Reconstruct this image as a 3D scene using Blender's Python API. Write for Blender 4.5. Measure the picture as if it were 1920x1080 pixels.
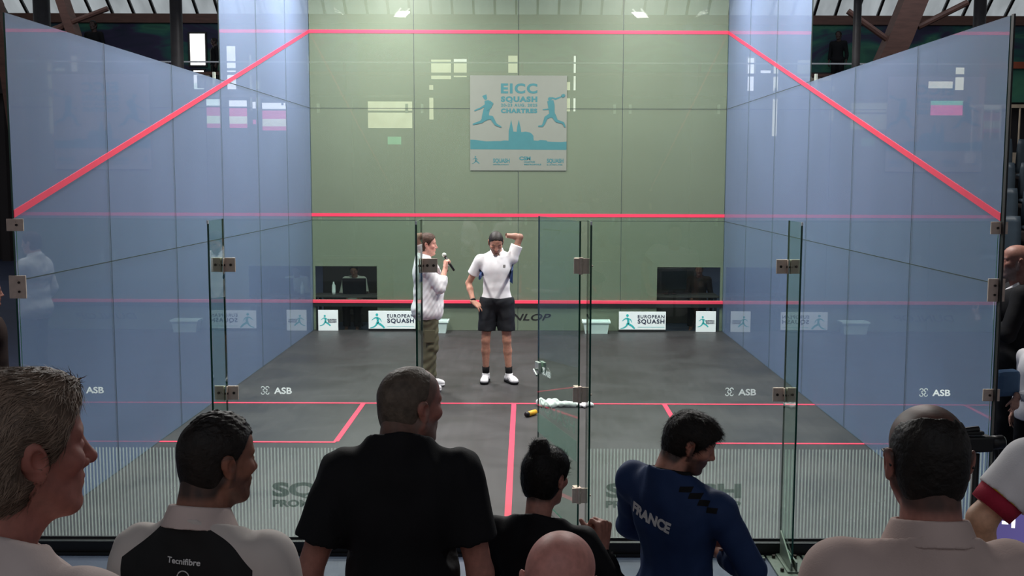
import bpy, bmesh, math, random
import numpy as np
from mathutils import Vector, Matrix, Euler
random.seed(7); np.random.seed(7)
for o in list(bpy.data.objects): bpy.data.objects.remove(o)
S = bpy.context.scene; C = S.collection
PI = math.pi
# ------------------------------------------------------------------ camera
cam = bpy.data.cameras.new('camera'); camo = bpy.data.objects.new('camera', cam); C.objects.link(camo)
PITCH, YAW, ROLL = 0.10339, 0.00049, 0.003156
camo.location = (0.123, -7.0, 2.41)
R0 = Matrix.Rotation(YAW, 3, 'Z') @ Matrix.Rotation(PI/2 - PITCH, 3, 'X') @ Matrix.Rotation(ROLL, 3, 'Z')
camo.rotation_euler = R0.to_euler()
cam.sensor_fit = 'HORIZONTAL'; cam.sensor_width = 36.0
cam.lens = 2021.85/1920*36.0
cam.shift_x = -(984.9-960)/1920
cam.clip_start = 0.05; cam.clip_end = 200
S.camera = camo
# ------------------------------------------------------------------ view, world
S.view_settings.view_transform = 'Standard'; S.view_settings.look = 'None'
S.view_settings.exposure = 0.0; S.view_settings.gamma = 1.0
S.view_settings.use_curve_mapping = False
W = bpy.data.worlds.new('hall_air'); S.world = W; W.use_nodes = True
bg = W.node_tree.nodes['Background']; bg.inputs[0].default_value = (0.64, 0.66, 0.70, 1); bg.inputs[1].default_value = 0.32

def area_light(name, loc, size, size_y, power, col=(1, .98, .94), rot=(0, 0, 0), spread=PI):
    l = bpy.data.lights.new(name, 'AREA'); l.shape = 'RECTANGLE'; l.size = size; l.size_y = size_y
    l.energy = power; l.color = col; l.spread = spread
    o = bpy.data.objects.new(name, l); C.objects.link(o); o.location = loc; o.rotation_euler = rot
    return o
LAMP_SPOTS = [(-1.95, 8.0), (1.95, 8.0), (-2.2, 5.2), (2.2, 5.2), (-2.6, 2.45), (2.6, 2.45)]
LAMP_Z = 6.0
for (lx, ly) in LAMP_SPOTS:
    area_light('court_lamp_light', (lx, ly, LAMP_Z - 0.08), 0.9, 0.26, 310 if (lx < 0 and ly > 7) else 212, rot=(0, 0, math.copysign(math.radians(76), -lx)), spread=math.radians(165))
area_light('far_wall_fill', (0, 15, 8.6), 24, 3, 420, col=(.85, .90, 1.0), rot=(math.radians(52), 0, 0))  # added fill lamp under the roof to brighten the mural and far wall
# added soft fill lamp above the tribune for the spectators, no real fixture
area_light('tribune_fill', (0, -9.5, 8.5), 9, 4, 110, col=(.80, .88, 1.0), rot=(math.radians(-25), 0, 0))

# ------------------------------------------------------------------ helpers
def lin(c):
    return tuple(((v/255)/12.92 if v/255 <= .04045 else ((v/255+.055)/1.055)**2.4) for v in c)
def nmat(name):
    m = bpy.data.materials.new(name); m.use_nodes = True
    nt = m.node_tree; nt.nodes.clear()
    out = nt.nodes.new('ShaderNodeOutputMaterial')
    return m, nt, out
def N(nt, t, **kw):
    n = nt.nodes.new(t)
    for k, v in kw.items(): setattr(n, k, v)
    return n
def ramp(nt, fac, stops):
    r = N(nt, 'ShaderNodeValToRGB'); nt.links.new(fac, r.inputs[0])
    e = r.color_ramp.elements
    while len(e) < len(stops): e.new(0.5)
    for k, (p, c) in enumerate(stops):
        e[k].position = p; e[k].color = (*c, 1)
    return r
def noise(nt, scale, detail=3, co=None, rough=.5, dist=0):
    n = N(nt, 'ShaderNodeTexNoise'); n.inputs['Scale'].default_value = scale; n.inputs['Detail'].default_value = detail
    n.inputs['Roughness'].default_value = rough; n.inputs['Distortion'].default_value = dist
    if co is not None: nt.links.new(co, n.inputs['Vector'])
    return n
def objco(nt, scale=(1, 1, 1)):
    t = N(nt, 'ShaderNodeTexCoord'); m = N(nt, 'ShaderNodeMapping'); m.inputs['Scale'].default_value = scale
    nt.links.new(t.outputs['Object'], m.inputs[0]); return m.outputs[0]
def pmat(name, col, rough=.6, metal=0, var=.12, vscale=8, spec=.5, bump=0, bscale=60, emis=None, estr=1, co=(1, 1, 1), sheen=0):
    m, nt, out = nmat(name); p = N(nt, 'ShaderNodeBsdfPrincipled'); nt.links.new(p.outputs[0], out.inputs[0])
    c = objco(nt, co); n = noise(nt, vscale, 4, c)
    a = tuple(max(0, v*(1-var)) for v in col); b = tuple(min(1, v*(1+var)) for v in col)
    r = ramp(nt, n.outputs['Fac'], [(.3, a), (.7, b)]); nt.links.new(r.outputs[0], p.inputs['Base Color'])
    p.inputs['Roughness'].default_value = rough; p.inputs['Metallic'].default_value = metal
    p.inputs['Specular IOR Level'].default_value = spec
    if sheen: p.inputs['Sheen Weight'].default_value = sheen
    if bump:
        n2 = noise(nt, bscale, 3, c); b_ = N(nt, 'ShaderNodeBump'); b_.inputs['Strength'].default_value = bump
        b_.inputs['Distance'].default_value = .01
        nt.links.new(n2.outputs['Fac'], b_.inputs['Height']); nt.links.new(b_.outputs[0], p.inputs['Normal'])
    if emis: p.inputs['Emission Color'].default_value = (*emis, 1); p.inputs['Emission Strength'].default_value = estr
    return m
def outer_fresnel(nt, ior, gain):
    """mirror share of a pane: only where a ray enters it (the far side would otherwise reflect totally)"""
    fr = N(nt, 'ShaderNodeFresnel'); fr.inputs[0].default_value = ior
    ge = N(nt, 'ShaderNodeNewGeometry'); a = N(nt, 'ShaderNodeMath', operation='SUBTRACT'); a.inputs[0].default_value = 1; nt.links.new(ge.outputs['Backfacing'], a.inputs[1])
    b = N(nt, 'ShaderNodeMath', operation='MULTIPLY'); nt.links.new(fr.outputs[0], b.inputs[0]); nt.links.new(a.outputs[0], b.inputs[1])
    c = N(nt, 'ShaderNodeMath', operation='MULTIPLY', use_clamp=True); nt.links.new(b.outputs[0], c.inputs[0]); c.inputs[1].default_value = gain
    return c.outputs[0]
def film_mat(name, col, clear, tint, spec=.1):
    """dotted film on glass: coloured coat with a gloss, partly see-through"""
    m, nt, out = nmat(name)
    p = N(nt, 'ShaderNodeBsdfPrincipled'); c = objco(nt); n = noise(nt, .8, 3, c)
    r = ramp(nt, n.outputs['Fac'], [(.3, tuple(v*.95 for v in col)), (.7, tuple(v*1.05 for v in col))])
    nt.links.new(r.outputs[0], p.inputs['Base Color']); p.inputs['Roughness'].default_value = .42
    p.inputs['Specular IOR Level'].default_value = spec
    tr = N(nt, 'ShaderNodeBsdfTransparent'); tr.inputs[0].default_value = (*tint, 1)
    mx = N(nt, 'ShaderNodeMixShader'); mx.inputs[0].default_value = clear
    nt.links.new(p.outputs[0], mx.inputs[1]); nt.links.new(tr.outputs[0], mx.inputs[2])
    g = N(nt, 'ShaderNodeBsdfGlossy'); g.inputs['Roughness'].default_value = .015
    m2 = N(nt, 'ShaderNodeMixShader'); nt.links.new(outer_fresnel(nt, 1.5, .72), m2.inputs[0])
    nt.links.new(mx.outputs[0], m2.inputs[1]); nt.links.new(g.outputs[0], m2.inputs[2])
    nt.links.new(m2.outputs[0], out.inputs[0]); return m
def glass_mat(name, tint=(.92, .97, .95), ior=1.5, gain=.75):
    m, nt, out = nmat(name)
    tr = N(nt, 'ShaderNodeBsdfTransparent'); tr.inputs[0].default_value = (*tint, 1)
    g = N(nt, 'ShaderNodeBsdfGlossy'); g.inputs['Roughness'].default_value = .01
    m2 = N(nt, 'ShaderNodeMixShader'); nt.links.new(outer_fresnel(nt, ior, gain), m2.inputs[0])
    nt.links.new(tr.outputs[0], m2.inputs[1]); nt.links.new(g.outputs[0], m2.inputs[2])
    nt.links.new(m2.outputs[0], out.inputs[0]); return m
def frost_mat(name, col, clear, through=.5):
    m, nt, out = nmat(name)
    d = N(nt, 'ShaderNodeBsdfDiffuse'); d.inputs[0].default_value = (*col, 1)
    t = N(nt, 'ShaderNodeBsdfTranslucent'); t.inputs[0].default_value = (*col, 1)
    a = N(nt, 'ShaderNodeMixShader'); a.inputs[0].default_value = through
    nt.links.new(d.outputs[0], a.inputs[1]); nt.links.new(t.outputs[0], a.inputs[2])
    tr = N(nt, 'ShaderNodeBsdfTransparent')
    c = objco(nt); n = noise(nt, 3, 4, c)
    r = ramp(nt, n.outputs['Fac'], [(.3, (clear*.9,)*3), (.75, (min(1, clear*1.1),)*3)])
    mx = N(nt, 'ShaderNodeMixShader'); nt.links.new(r.outputs[0], mx.inputs[0])
    nt.links.new(a.outputs[0], mx.inputs[1]); nt.links.new(tr.outputs[0], mx.inputs[2])
    nt.links.new(mx.outputs[0], out.inputs[0]); return m

def tag(o, label=None, cat=None, group=None, kind=None):
    if label: o['label'] = label
    if cat: o['category'] = cat
    if group: o['group'] = group
    if kind: o['kind'] = kind
    return o
def empty(name, loc=(0, 0, 0), rz=0, label=None, cat=None, group=None, kind=None):
    o = bpy.data.objects.new(name, None); C.objects.link(o); o.location = loc; o.rotation_euler = (0, 0, rz)
    o.empty_display_size = .1
    return tag(o, label, cat, group, kind)
def link_mesh(name, me, mats, parent=None, smooth=False):
    o = bpy.data.objects.new(name, me); C.objects.link(o)
    if not isinstance(mats, (list, tuple)): mats = [mats]
    for m in mats: me.materials.append(m)
    if smooth: me.polygons.foreach_set('use_smooth', [True]*len(me.polygons))
    if parent: o.parent = parent
    return o
class MB:
    def __init__(s): s.v = []; s.f = []; s.m = []
    def add(s, vs, fs, m=0):
        b = len(s.v); s.v += [tuple(v) for v in vs]; s.f += [tuple(i+b for i in f) for f in fs]; s.m += [m]*len(fs); return s
    def box(s, x0, x1, y0, y1, z0, z1, m=0):
        vs = [(x0,y0,z0),(x1,y0,z0),(x1,y1,z0),(x0,y1,z0),(x0,y0,z1),(x1,y0,z1),(x1,y1,z1),(x0,y1,z1)]
        return s.add(vs, [(0,3,2,1),(4,5,6,7),(0,1,5,4),(1,2,6,5),(2,3,7,6),(3,0,4,7)], m)
    def slab(s, axis, x0, x1, y0, y1, z0, z1, face=0, edge=1):
        """glass pane: broad faces one material, narrow edges another; axis = thin axis"""
        vs = [(x0,y0,z0),(x1,y0,z0),(x1,y1,z0),(x0,y1,z0),(x0,y0,z1),(x1,y0,z1),(x1,y1,z1),(x0,y1,z1)]
        F = [((0,3,2,1),'z'),((4,5,6,7),'z'),((0,1,5,4),'y'),((1,2,6,5),'x'),((2,3,7,6),'y'),((3,0,4,7),'x')]
        for f, a in F: s.add(vs, [f], face if a == axis else edge)
        # drop duplicates of verts is not needed
        return s
    def prism(s, pts, y0, y1, m=0):
        """polygon in x,z extruded along y"""
        n = len(pts); vs = [(x, y0, z) for x, z in pts]+[(x, y1, z) for x, z in pts]
        return s.add(vs, [tuple(range(n)), tuple(range(2*n-1, n-1, -1))]+[(i, i+n, (i+1) % n+n, (i+1) % n) for i in range(n)], m)
    def tube(s, pts, r, n=12, m=0, r1=None):
        pts = [Vector(p) for p in pts]; k = len(pts); rings = []
        for i, p in enumerate(pts):
            d = (pts[min(i+1, k-1)]-pts[max(i-1, 0)]).normalized()
            a = d.cross(Vector((0, 0, 1)) if abs(d.z) < .9 else Vector((1, 0, 0))).normalized(); b = d.cross(a)
            rr = r if r1 is None else r+(r1-r)*i/(k-1)
            rings.append([p+a*rr*math.cos(2*PI*j/n)+b*rr*math.sin(2*PI*j/n) for j in range(n)])
        vs = [v for q in rings for v in q]; fs = []
        for i in range(k-1):
            for j in range(n): fs.append((i*n+j, i*n+(j+1) % n, (i+1)*n+(j+1) % n, (i+1)*n+j))
        fs.append(tuple(range(n-1, -1, -1))); fs.append(tuple((k-1)*n+j for j in range(n)))
        return s.add(vs, fs, m)
    def lathe(s, c, prof, n=20, m=0):
        cx, cy, cz = c; vs = []; fs = []
        for (r, z) in prof: vs += [(cx+r*math.cos(2*PI*j/n), cy+r*math.sin(2*PI*j/n), cz+z) for j in range(n)]
        k = len(prof)
        for i in range(k-1):
            for j in range(n): fs.append((i*n+j, i*n+(j+1) % n, (i+1)*n+(j+1) % n, (i+1)*n+j))
        fs.append(tuple(range(n-1, -1, -1))); fs.append(tuple((k-1)*n+j for j in range(n)))
        return s.add(vs, fs, m)
    def build(s, name, mats, parent=None, smooth=False, bevel=0):
        me = bpy.data.meshes.new(name); me.from_pydata(s.v, [], s.f); me.polygons.foreach_set('material_index', s.m); me.update()
        bm = bmesh.new(); bm.from_mesh(me); bmesh.ops.remove_doubles(bm, verts=bm.verts, dist=1e-6)
        bmesh.ops.recalc_face_normals(bm, faces=bm.faces); bm.to_mesh(me); bm.free()
        o = link_mesh(name, me, mats, parent, smooth)
        if bevel:
            b = o.modifiers.new('bevel', 'BEVEL'); b.width = bevel; b.segments = 2; b.limit_method = 'ANGLE'
        return o
def text_mesh(txt, size, extrude=.0, offset=0, sx=1.0, spacing=1.0, align='LEFT', shear=0):
    cu = bpy.data.curves.new('t', 'FONT'); cu.body = txt; cu.size = size; cu.extrude = extrude; cu.offset = offset
    cu.space_character = spacing; cu.align_x = align; cu.shear = shear; cu.resolution_u = 4
    o = bpy.data.objects.new('t', cu); C.objects.link(o)
    bpy.context.view_layer.update()
    me = bpy.data.meshes.new_from_object(o.evaluated_get(bpy.context.evaluated_depsgraph_get()))
    bpy.data.objects.remove(o)
    for v in me.vertices: v.co.x *= sx
    return me
def add_text(mb, txt, x, y, z, size, sx=1.0, off=0, width=None, flip=1, extrude=.001, m=0, shear=0, spacing=1.0):
    """upright text in the x,z plane seen from -y, baseline z, left x; width forces its length"""
    me = text_mesh(txt, size, extrude, off, sx, spacing, shear=shear)
    xs = [v.co.x for v in me.vertices]; k = 1
    if width: k = width/(max(xs)-min(xs))
    x0 = min(xs)
    vs = [(x+(v.co.x-x0)*k, y-v.co.z, z+v.co.y) for v in me.vertices]
    mb.add(vs, [tuple(p.vertices) for p in me.polygons], m)
    bpy.data.meshes.remove(me)
# ------------------------------------------------------------------ materials
M = {}
M['film_green'] = film_mat('green_film', lin((119, 132, 111)), .52, (.92, .97, .92), .6)
M['film_blue'] = film_mat('blue_film', lin((127, 145, 182)), .52, (.92, .95, 1), .2)
M['glass'] = glass_mat('clear_glass')
M['glass_fin'] = glass_mat('fin_glass', (.84, .93, .88), 1.5, .75)
M['glass_edge'] = pmat('green_glass_edge', lin((26, 78, 62)), .15, var=.2, vscale=3)
M['joint'] = pmat('dark_joint', lin((50, 60, 62)), .5)
M['red'] = pmat('red_line', lin((222, 52, 84)), .5, var=.04)
M['tin_red'] = pmat('tin_red', lin((235, 70, 95)), .3, var=.04)
M['black'] = pmat('black_metal', lin((22, 22, 24)), .45)
M['steel'] = pmat('brushed_steel', lin((222, 196, 180)), .5, metal=.2, var=.08, vscale=30)
M['steel_l'] = pmat('pale_steel', lin((190, 198, 190)), .35, metal=.3, var=.08, vscale=30)
M['white'] = pmat('white_board', lin((235, 238, 240)), .5, var=.02)
M['teal'] = pmat('teal_print', lin((50, 178, 180)), .5, var=.05)
M['navy'] = pmat('dark_print', lin((40, 45, 70)), .5, var=.05)
M['frost'] = frost_mat('frosted_stripes', lin((225, 235, 228)), .76, .6)
M['frost_dark'] = frost_mat('dark_etching', lin((70, 100, 90)), .60)
M['logo_white'] = frost_mat('white_etching', (.95, .97, .97), .08, .8)
M['frost_teal'] = frost_mat('teal_frost', lin((150, 178, 166)), .66)
M['bin'] = pmat('bin_plastic', lin((190, 212, 205)), .4, var=.04)
M['foot'] = pmat('foot_steel', lin((118, 126, 116)), .4, metal=.3, var=.08, vscale=30)
M['screw'] = pmat('dark_screw', lin((60, 50, 46)), .4, metal=.5)
def court_floor():
    m, nt, out = nmat('court_floor_boards'); p = N(nt, 'ShaderNodeBsdfPrincipled'); nt.links.new(p.outputs[0], out.inputs[0])
    c = objco(nt, (9, .6, 1)); n = noise(nt, 2.2, 5, c); n2 = noise(nt, 1.3, 4, objco(nt, (1, 1, 1)), dist=.6)
    r = ramp(nt, n.outputs['Fac'], [(.3, lin((40, 39, 41))), (.7, lin((49, 47, 49)))])
    r2 = ramp(nt, n2.outputs['Fac'], [(.35, (.82,)*3), (.7, (1.12,)*3)])
    mx = N(nt, 'ShaderNodeMix', data_type='RGBA', blend_type='MULTIPLY'); mx.inputs[0].default_value = 1
    nt.links.new(r.outputs[0], mx.inputs[6]); nt.links.new(r2.outputs[0], mx.inputs[7]); nt.links.new(mx.outputs[2], p.inputs['Base Color'])
    r3 = ramp(nt, n2.outputs['Fac'], [(.3, (.38,)*3), (.7, (.54,)*3)]); nt.links.new(r3.outputs[0], p.inputs['Roughness'])
    return m
M['court'] = court_floor()
M['hall_floor'] = pmat('blue_hall_floor', lin((66, 74, 98)), .55, var=.06, vscale=2)
M['riser'] = pmat('tribune_boards', lin((60, 62, 68)), .6)
M['brown'] = pmat('glulam_brown', lin((96, 66, 56)), .6, var=.2, vscale=3, co=(1, 1, 6))
M['darkwall'] = pmat('dark_panelling', lin((52, 46, 46)), .7, var=.2, vscale=1)
M['column'] = pmat('column_paint', lin((92, 90, 92)), .45)
M['beige'] = pmat('beige_rail', lin((180, 165, 145)), .5)
M['orange'] = pmat('orange_frame', lin((150, 75, 50)), .6)
M['seat'] = pmat('grey_seat', lin((58, 70, 80)), .5)
def mural():
    m, nt, out = nmat('mural_paint'); p = N(nt, 'ShaderNodeBsdfPrincipled'); nt.links.new(p.outputs[0], out.inputs[0])
    c = objco(nt, (.35, 1, .9)); n = noise(nt, 1.1, 3, c, dist=1.5)
    r = ramp(nt, n.outputs['Fac'], [(.25, lin((30, 40, 62))), (.4, lin((52, 46, 78))), (.5, lin((38, 92, 88))), (.6, lin((60, 120, 96))), (.75, lin((28, 44, 66)))])
    nt.links.new(r.outputs[0], p.inputs['Base Color']); p.inputs['Roughness'].default_value = .7
    return m
M['mural'] = mural()
def emit(name, col, s, stripes=None):
    m, nt, out = nmat(name); e = N(nt, 'ShaderNodeEmission'); nt.links.new(e.outputs[0], out.inputs[0])
    n = noise(nt, 1.5, 4, objco(nt, stripes or (1, 1, 1)))
    r = ramp(nt, n.outputs['Fac'], [(.3, tuple(v*.75 for v in col)), (.7, tuple(min(v*1.2, 1) for v in col))])
    nt.links.new(r.outputs[0], e.inputs[0]); e.inputs[1].default_value = s; return m
M['skylight'] = emit('skylight_sheet', lin((165, 172, 176)), .85, (1.2, .4, .4))
M['daylight'] = emit('daylight_pane', (1, .97, .88), 2.6)
M['pink_pane'] = emit('pink_blind', lin((215, 70, 130)), 1.9)
M['cream_pane'] = emit('cream_blind', lin((250, 240, 205)), 1.7)
M['green_pane'] = emit('green_blind', lin((120, 205, 160)), 1.3)
M['tube'] = emit('lamp_tube', (1, .98, .94), 14)
# ------------------------------------------------------------------ hall
def structure(o): o['kind'] = 'structure'; return o
structure(MB().box(-32, 32, -16, 25.3, -.3, -.1).build('floor', M['hall_floor']))
structure(MB().box(-3.26, 3.26, 0.0, 9.8, -.09, 0).build('floor_court', M['court']))
structure(MB().box(-32, 32, -16, -4.02, -.098, .15).build('floor_tribune', M['riser'], bevel=.01))
wf = structure(empty('wall_far', (0, 25.15, 0)))
MB().box(-32, 32, -.15, .15, -.098, 5.45).build('lower_panelling', M['darkwall'], wf)
MB().box(-32, 32, -.15, .15, 5.45, 7.0).build('mural', M['mural'], wf)
MB().box(-32, 32, -.30, .15, 6.80, 7.06).build('eaves_beam', M['brown'], wf)
# roof: steep skylight above the far wall, dark roof further on
ro = structure(empty('ceiling', (0, 25, 7.1)))
sky = MB(); sky.add([(-32, .2, -.02), (32, .2, -.02), (32, -3, 2.5), (-32, -3, 2.5)], [(0, 1, 2, 3)]); sky.add([(-32, .25, .05), (32, .25, .05), (32, -2.95, 2.57), (-32, -2.95, 2.57)], [(3, 2, 1, 0)])
sky.build('skylight', M['skylight'], ro)
rb = MB(); x = -31.8
while x < 32:
    for (w, dx) in ((.035, 0),):
        rb.add([(x-w, .15, -.08), (x+w, .15, -.08), (x+w, .2, 0), (x-w, .2, 0), (x-w, -3.02, 2.43), (x+w, -3.02, 2.43), (x+w, -3, 2.5), (x-w, -3, 2.5)],
               [(0, 1, 2, 3), (4, 7, 6, 5), (0, 4, 5, 1), (1, 5, 6, 2), (2, 6, 7, 3), (3, 7, 4, 0)])
    x += .62
rb.build('roof_ribs', M['black'], ro)
MB().box(-32, 32, -36, -3, 2.5, 2.7).build('roof_deck', M['darkwall'], ro)
# gallery in front of the far wall
ga = empty('gallery', (0, 24.4, 0), 0, 'dark spectator gallery running along the far hall wall', 'gallery')
MB().box(-32, 32, -.6, .6, 4.68, 4.82).build('deck', M['darkwall'], ga)
MB().box(-32, 32, -.60, -.55, 5.56, 5.60).build('handrail', M['white'], ga)
MB().box(-32, 32, -.60, -.56, 5.22, 5.30).build('brown_rail', M['brown'], ga)
for gx in range(-30, 31, 5):
    MB().box(gx-.04, gx+.04, -.59, -.55, 4.82, 5.56).build('post', M['black'], ga)
    MB().box(gx-.12, gx+.12, -.1, .1, -.098, 4.68).build('support', M['darkwall'], ga)
wn = 0
def window(x0, x1, z0, z1, bands, frame=.05, wall_y=25.0):
    """bands: list of (fraction, material) from the top"""
    global wn; wn += 1
    w = structure(empty('window_%d' % wn, ((x0+x1)/2, wall_y-.02, z0)))
    hx = (x1-x0)/2; H = z1-z0
    f = MB(); f.box(-hx-frame, -hx, -.04, .02, -frame, H+frame); f.box(hx, hx+frame, -.04, .02, -frame, H+frame)
    f.box(-hx, hx, -.04, .02, -frame, 0); f.box(-hx, hx, -.04, .02, H, H+frame); f.build('window_frame', M['black'], w)
    zt = H
    for fr, mt in bands:
        zb = zt-H*fr
        if mt: MB().box(-hx, hx, -.01, .01, zb, zt).build('pane', M[mt], w)
        zt = zb
    return w
PINK = [(.22, 'daylight'), (.06, None), (.30, 'pink_pane'), (.27, 'cream_pane'), (.15, 'pink_pane')]
window(-9.68, -9.24, 5.60, 6.50, [(1, 'daylight')]); window(-9.60, -9.30, 4.86, 5.45, [(1, 'daylight')])
window(-8.62, -8.36, 4.9, 6.15, [(.5, 'daylight'), (.06, None), (.44, 'daylight')])
window(-9.25, -8.84, 3.79, 4.62, PINK); window(-8.585, -8.06, 3.79, 4.59, PINK); window(-7.62, -6.9, 3.72, 4.52, PINK)
window(-7.90, -7.80, 3.9, 4.55, [(.3, 'daylight'), (.5, None), (.2, 'pink_pane')])
window(-4.52, -3.22, 3.80, 4.57, [(.34, 'cream_pane'), (.08, None), (.58, 'cream_pane')])
window(-3.95, -3.55, 3.1, 3.55, [(.5, 'green_pane'), (.5, None)])
window(-2.66, -2.08, 5.22, 5.78, [(1, 'cream_pane')]); window(-2.0, -1.62, 5.28, 5.80, [(.2, 'daylight'), (.8, 'cream_pane')])
window(-2.72, -2.6, 4.05, 5.05, [(1, 'cream_pane')])
window(-.41, -.14, 5.33, 5.9, [(1, 'cream_pane')])
window(1.27, 1.40, 4.3, 5.15, [(1, 'cream_pane')]); window(1.50, 1.56, 4.3, 5.9, [(1, 'daylight')])
window(11.86, 12.58, 5.0, 5.2, [(1, 'cream_pane')]); window(12.64, 12.9, 4.95, 5.6, [(1, 'cream_pane')])
window(11.95, 12.9, 4.22, 4.64, [(.3, 'green_pane'), (.7, 'pink_pane')])
window(6.58, 6.76, 4.75, 5.85, [(1, 'daylight')]); window(6.95, 7.25, 5.42, 5.5, [(1, 'daylight')]); window(7.33, 7.47, 3.6, 5.75, [(1, 'cream_pane')])
# columns
for (cx_, cy_, r, lab) in [(-8.25, 12, .14, 'leftmost grey pipe column, behind the blue wall top'), (-5.93, 12, .105, 'dark grey pipe column left of the bright window'),
                           (5.53, 11, .065, 'thin grey pipe column nearest the right front corner'), (7.53, 11, .10, 'grey pipe column behind the far right end of the blue wall')]:
    t = empty('pipe_column', (cx_, cy_, -.1), 0, lab, 'column')
    MB().tube([(0, 0, 0), (0, 0, 9.65)], r, 20).build('shaft', M['column'], t, True)
    MB().box(-.22, .22, -.22, .22, 0, .03).build('base_plate', M['black'], t)
# glulam arches
def arch(loc, pts, w, d, label, struts):
    t = empty('timber_arch', loc, 0, label, 'roof arch')
    vs = []; fs = []; k = len(pts)
    for (x, z) in pts: vs += [(x-w/2, -d/2, z), (x+w/2, -d/2, z), (x+w/2, d/2, z), (x-w/2, d/2, z)]
    for i in range(k-1):
        for j in range(4): fs.append((i*4+j, i*4+(j+1) % 4, i*4+4+(j+1) % 4, i*4+4+j))
    fs += [(3, 2, 1, 0), tuple(4*(k-1)+j for j in range(4))]
    MB().add(vs, fs).build('rib', M['brown'], t)
    for a, b, r in struts: MB().tube([a, b], r, 8).build('strut', M['brown'], t)
    return t
arch((8.4, 18, -.1), [(-.9, 0), (-.55, 3), (-.1, 5), (.15, 5.6), (.6, 6.8), (1.1, 7.9), (2.0, 9.7)], .55, .5, 'big curved brown timber arch right of the court', [((-.05, -.05, 5.6), (-1.0, -.05, 6.25), .07), ((.6, -.05, 5.9), (1.7, -.05, 6.45), .07)])
arch((-10.6, 18, -.1), [(1.0, 0), (.75, 3), (.5, 5), (.42, 5.7), (.15, 6.6), (-.6, 8.2), (-1.6, 9.7)], .2, .4, 'slim brown timber arch left of the court', [((-.1, -.1, 5.75), (1.25, -.1, 6.25), .06), ((-1.1, -.1, 5.1), (.3, -.1, 5.9), .08)])
arch((-14.0, 19.3, -.1), [(2.0, 0), (1.9, 3), (1.7, 5), (1.55, 5.7), (1.4, 6.6), (.7, 8.2), (-.1, 9.7)], .3, .4, 'dark timber arch at the far left edge behind the column', [])
# white fixture boxes glimpsed on gallery rails
for (bx, bz, lab) in [(-8.95, 5.02, 'small cream box on the gallery rail left of the court'), (8.2, 5.0, 'small cream box on the gallery rail right of the court'), (9.35, 5.22, 'cream box on the rail beside the thin grey column')]:
    b = MB().box(-.17, .17, -.05, .05, -.18, .18).build('junction_box', M['beige'], bevel=.01); b.location = (bx, 23.73, bz); tag(b, lab, 'box')

# ------------------------------------------------------------------ glass court
T = .012
def pane_y(mb, x0, x1, z0, z1, y, t=T): mb.slab('y', x0, x1, y, y+t, z0, z1)
XS = [-3.2, -1.6, 0, 1.6, 3.2]; ZS = [0, 1.72, 3.44, 5.32]; YS = [1.625*k for k in range(7)]
wall_front = structure(empty('wall_front', (0, 9.75, 0)))
for i in range(4):
    for j in (1, 2):
        MB().slab('y', XS[i]+.004, XS[i+1]-.004, 0, T, ZS[j]+.004, ZS[j+1]-.004).build('glass_panel', [M['film_green'], M['glass_edge']], wall_front)
# bottom row: clear glass with the film left off at the two viewing windows
for i in range(4):
    MB().slab('y', XS[i]+.004, XS[i+1]-.004, .004, .004+T, 0, 1.716).build('clear_panel', [M['glass'], M['glass_edge']], wall_front)
WL = (-3.16, -2.20); WR = (2.17, 3.155); WZ = (.485, 1.0)
def filmrects(a, b):
    r = [(a, b, 1.005, 1.716), (a, b, .43, .485)]
    cuts = [c for c in (WL, WR) if c[0] < b and c[1] > a]
    segs = [(a, b)]
    for c in cuts: segs = [s for q in segs for s in ((q[0], max(q[0], min(q[1], c[0]))), (min(q[1], max(q[0], c[1])), q[1])) if s[1]-s[0] > .01]
    for s in segs: r += [(s[0], s[1], .485, 1.005), (s[0], s[1], .004, .43)]
    return r
for i in range(4):
    f = MB()
    for (a, b, z0, z1) in filmrects(XS[i]+.004, XS[i+1]-.004): f.box(a, b, 0, .002, z0, z1)
    f.build('film', M['film_green'], wall_front)
j = MB()
for x in XS[1:4]: j.box(x-.004, x+.004, .003, T+.002, 0, 5.32)
for z in ZS[1:3]: j.box(-3.2, 3.2, .003, T+.002, z-.004, z+.004)
j.build('joints', M['joint'], wall_front)
MB().box(-3.2, 3.2, -.004, -.001, 1.78, 1.83).build('service_line', M['red'], wall_front)
MB().box(-3.2, 3.2, -.004, -.001, 4.57, 4.62).build('out_line', M['red'], wall_front)
MB().box(-3.2, 3.2, -.035, -.002, .43, .48).build('tin_top', M['tin_red'], wall_front, bevel=.004)
MB().box(-3.2, 3.2, -.030, -.002, .375, .43).build('tin_rail', M['black'], wall_front)
dm = MB(); add_text(dm, 'DUNLOP', -.44, -.003, .165, .145, off=.002, width=.96, shear=.3); dm.build('sponsor_lettering', M['black'], wall_front)
def clips(pts, parent, sz=.035):
    c = MB()
    for (x, y, z) in pts: c.box(x-sz, x+sz, y-.012, y+.012, z-sz, z+sz)
    return c.build('fittings', M['steel_l'], parent)
for z in ZS[1:3]:
    for k in range(4):
        for dx in (.12, 1.48):
            b = MB()
            for dz in (-.05, .05): b.lathe((0, 0, 0), [(.022, -.01), (.022, .01)], 12)
            o = MB(); o.box(-.02, .02, -.012, .03, -.07, .07); o = o.build('clamp', M['glass_edge'] if False else M['steel_l'], wall_front); o.location = (XS[k]+dx, .03, z)
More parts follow.
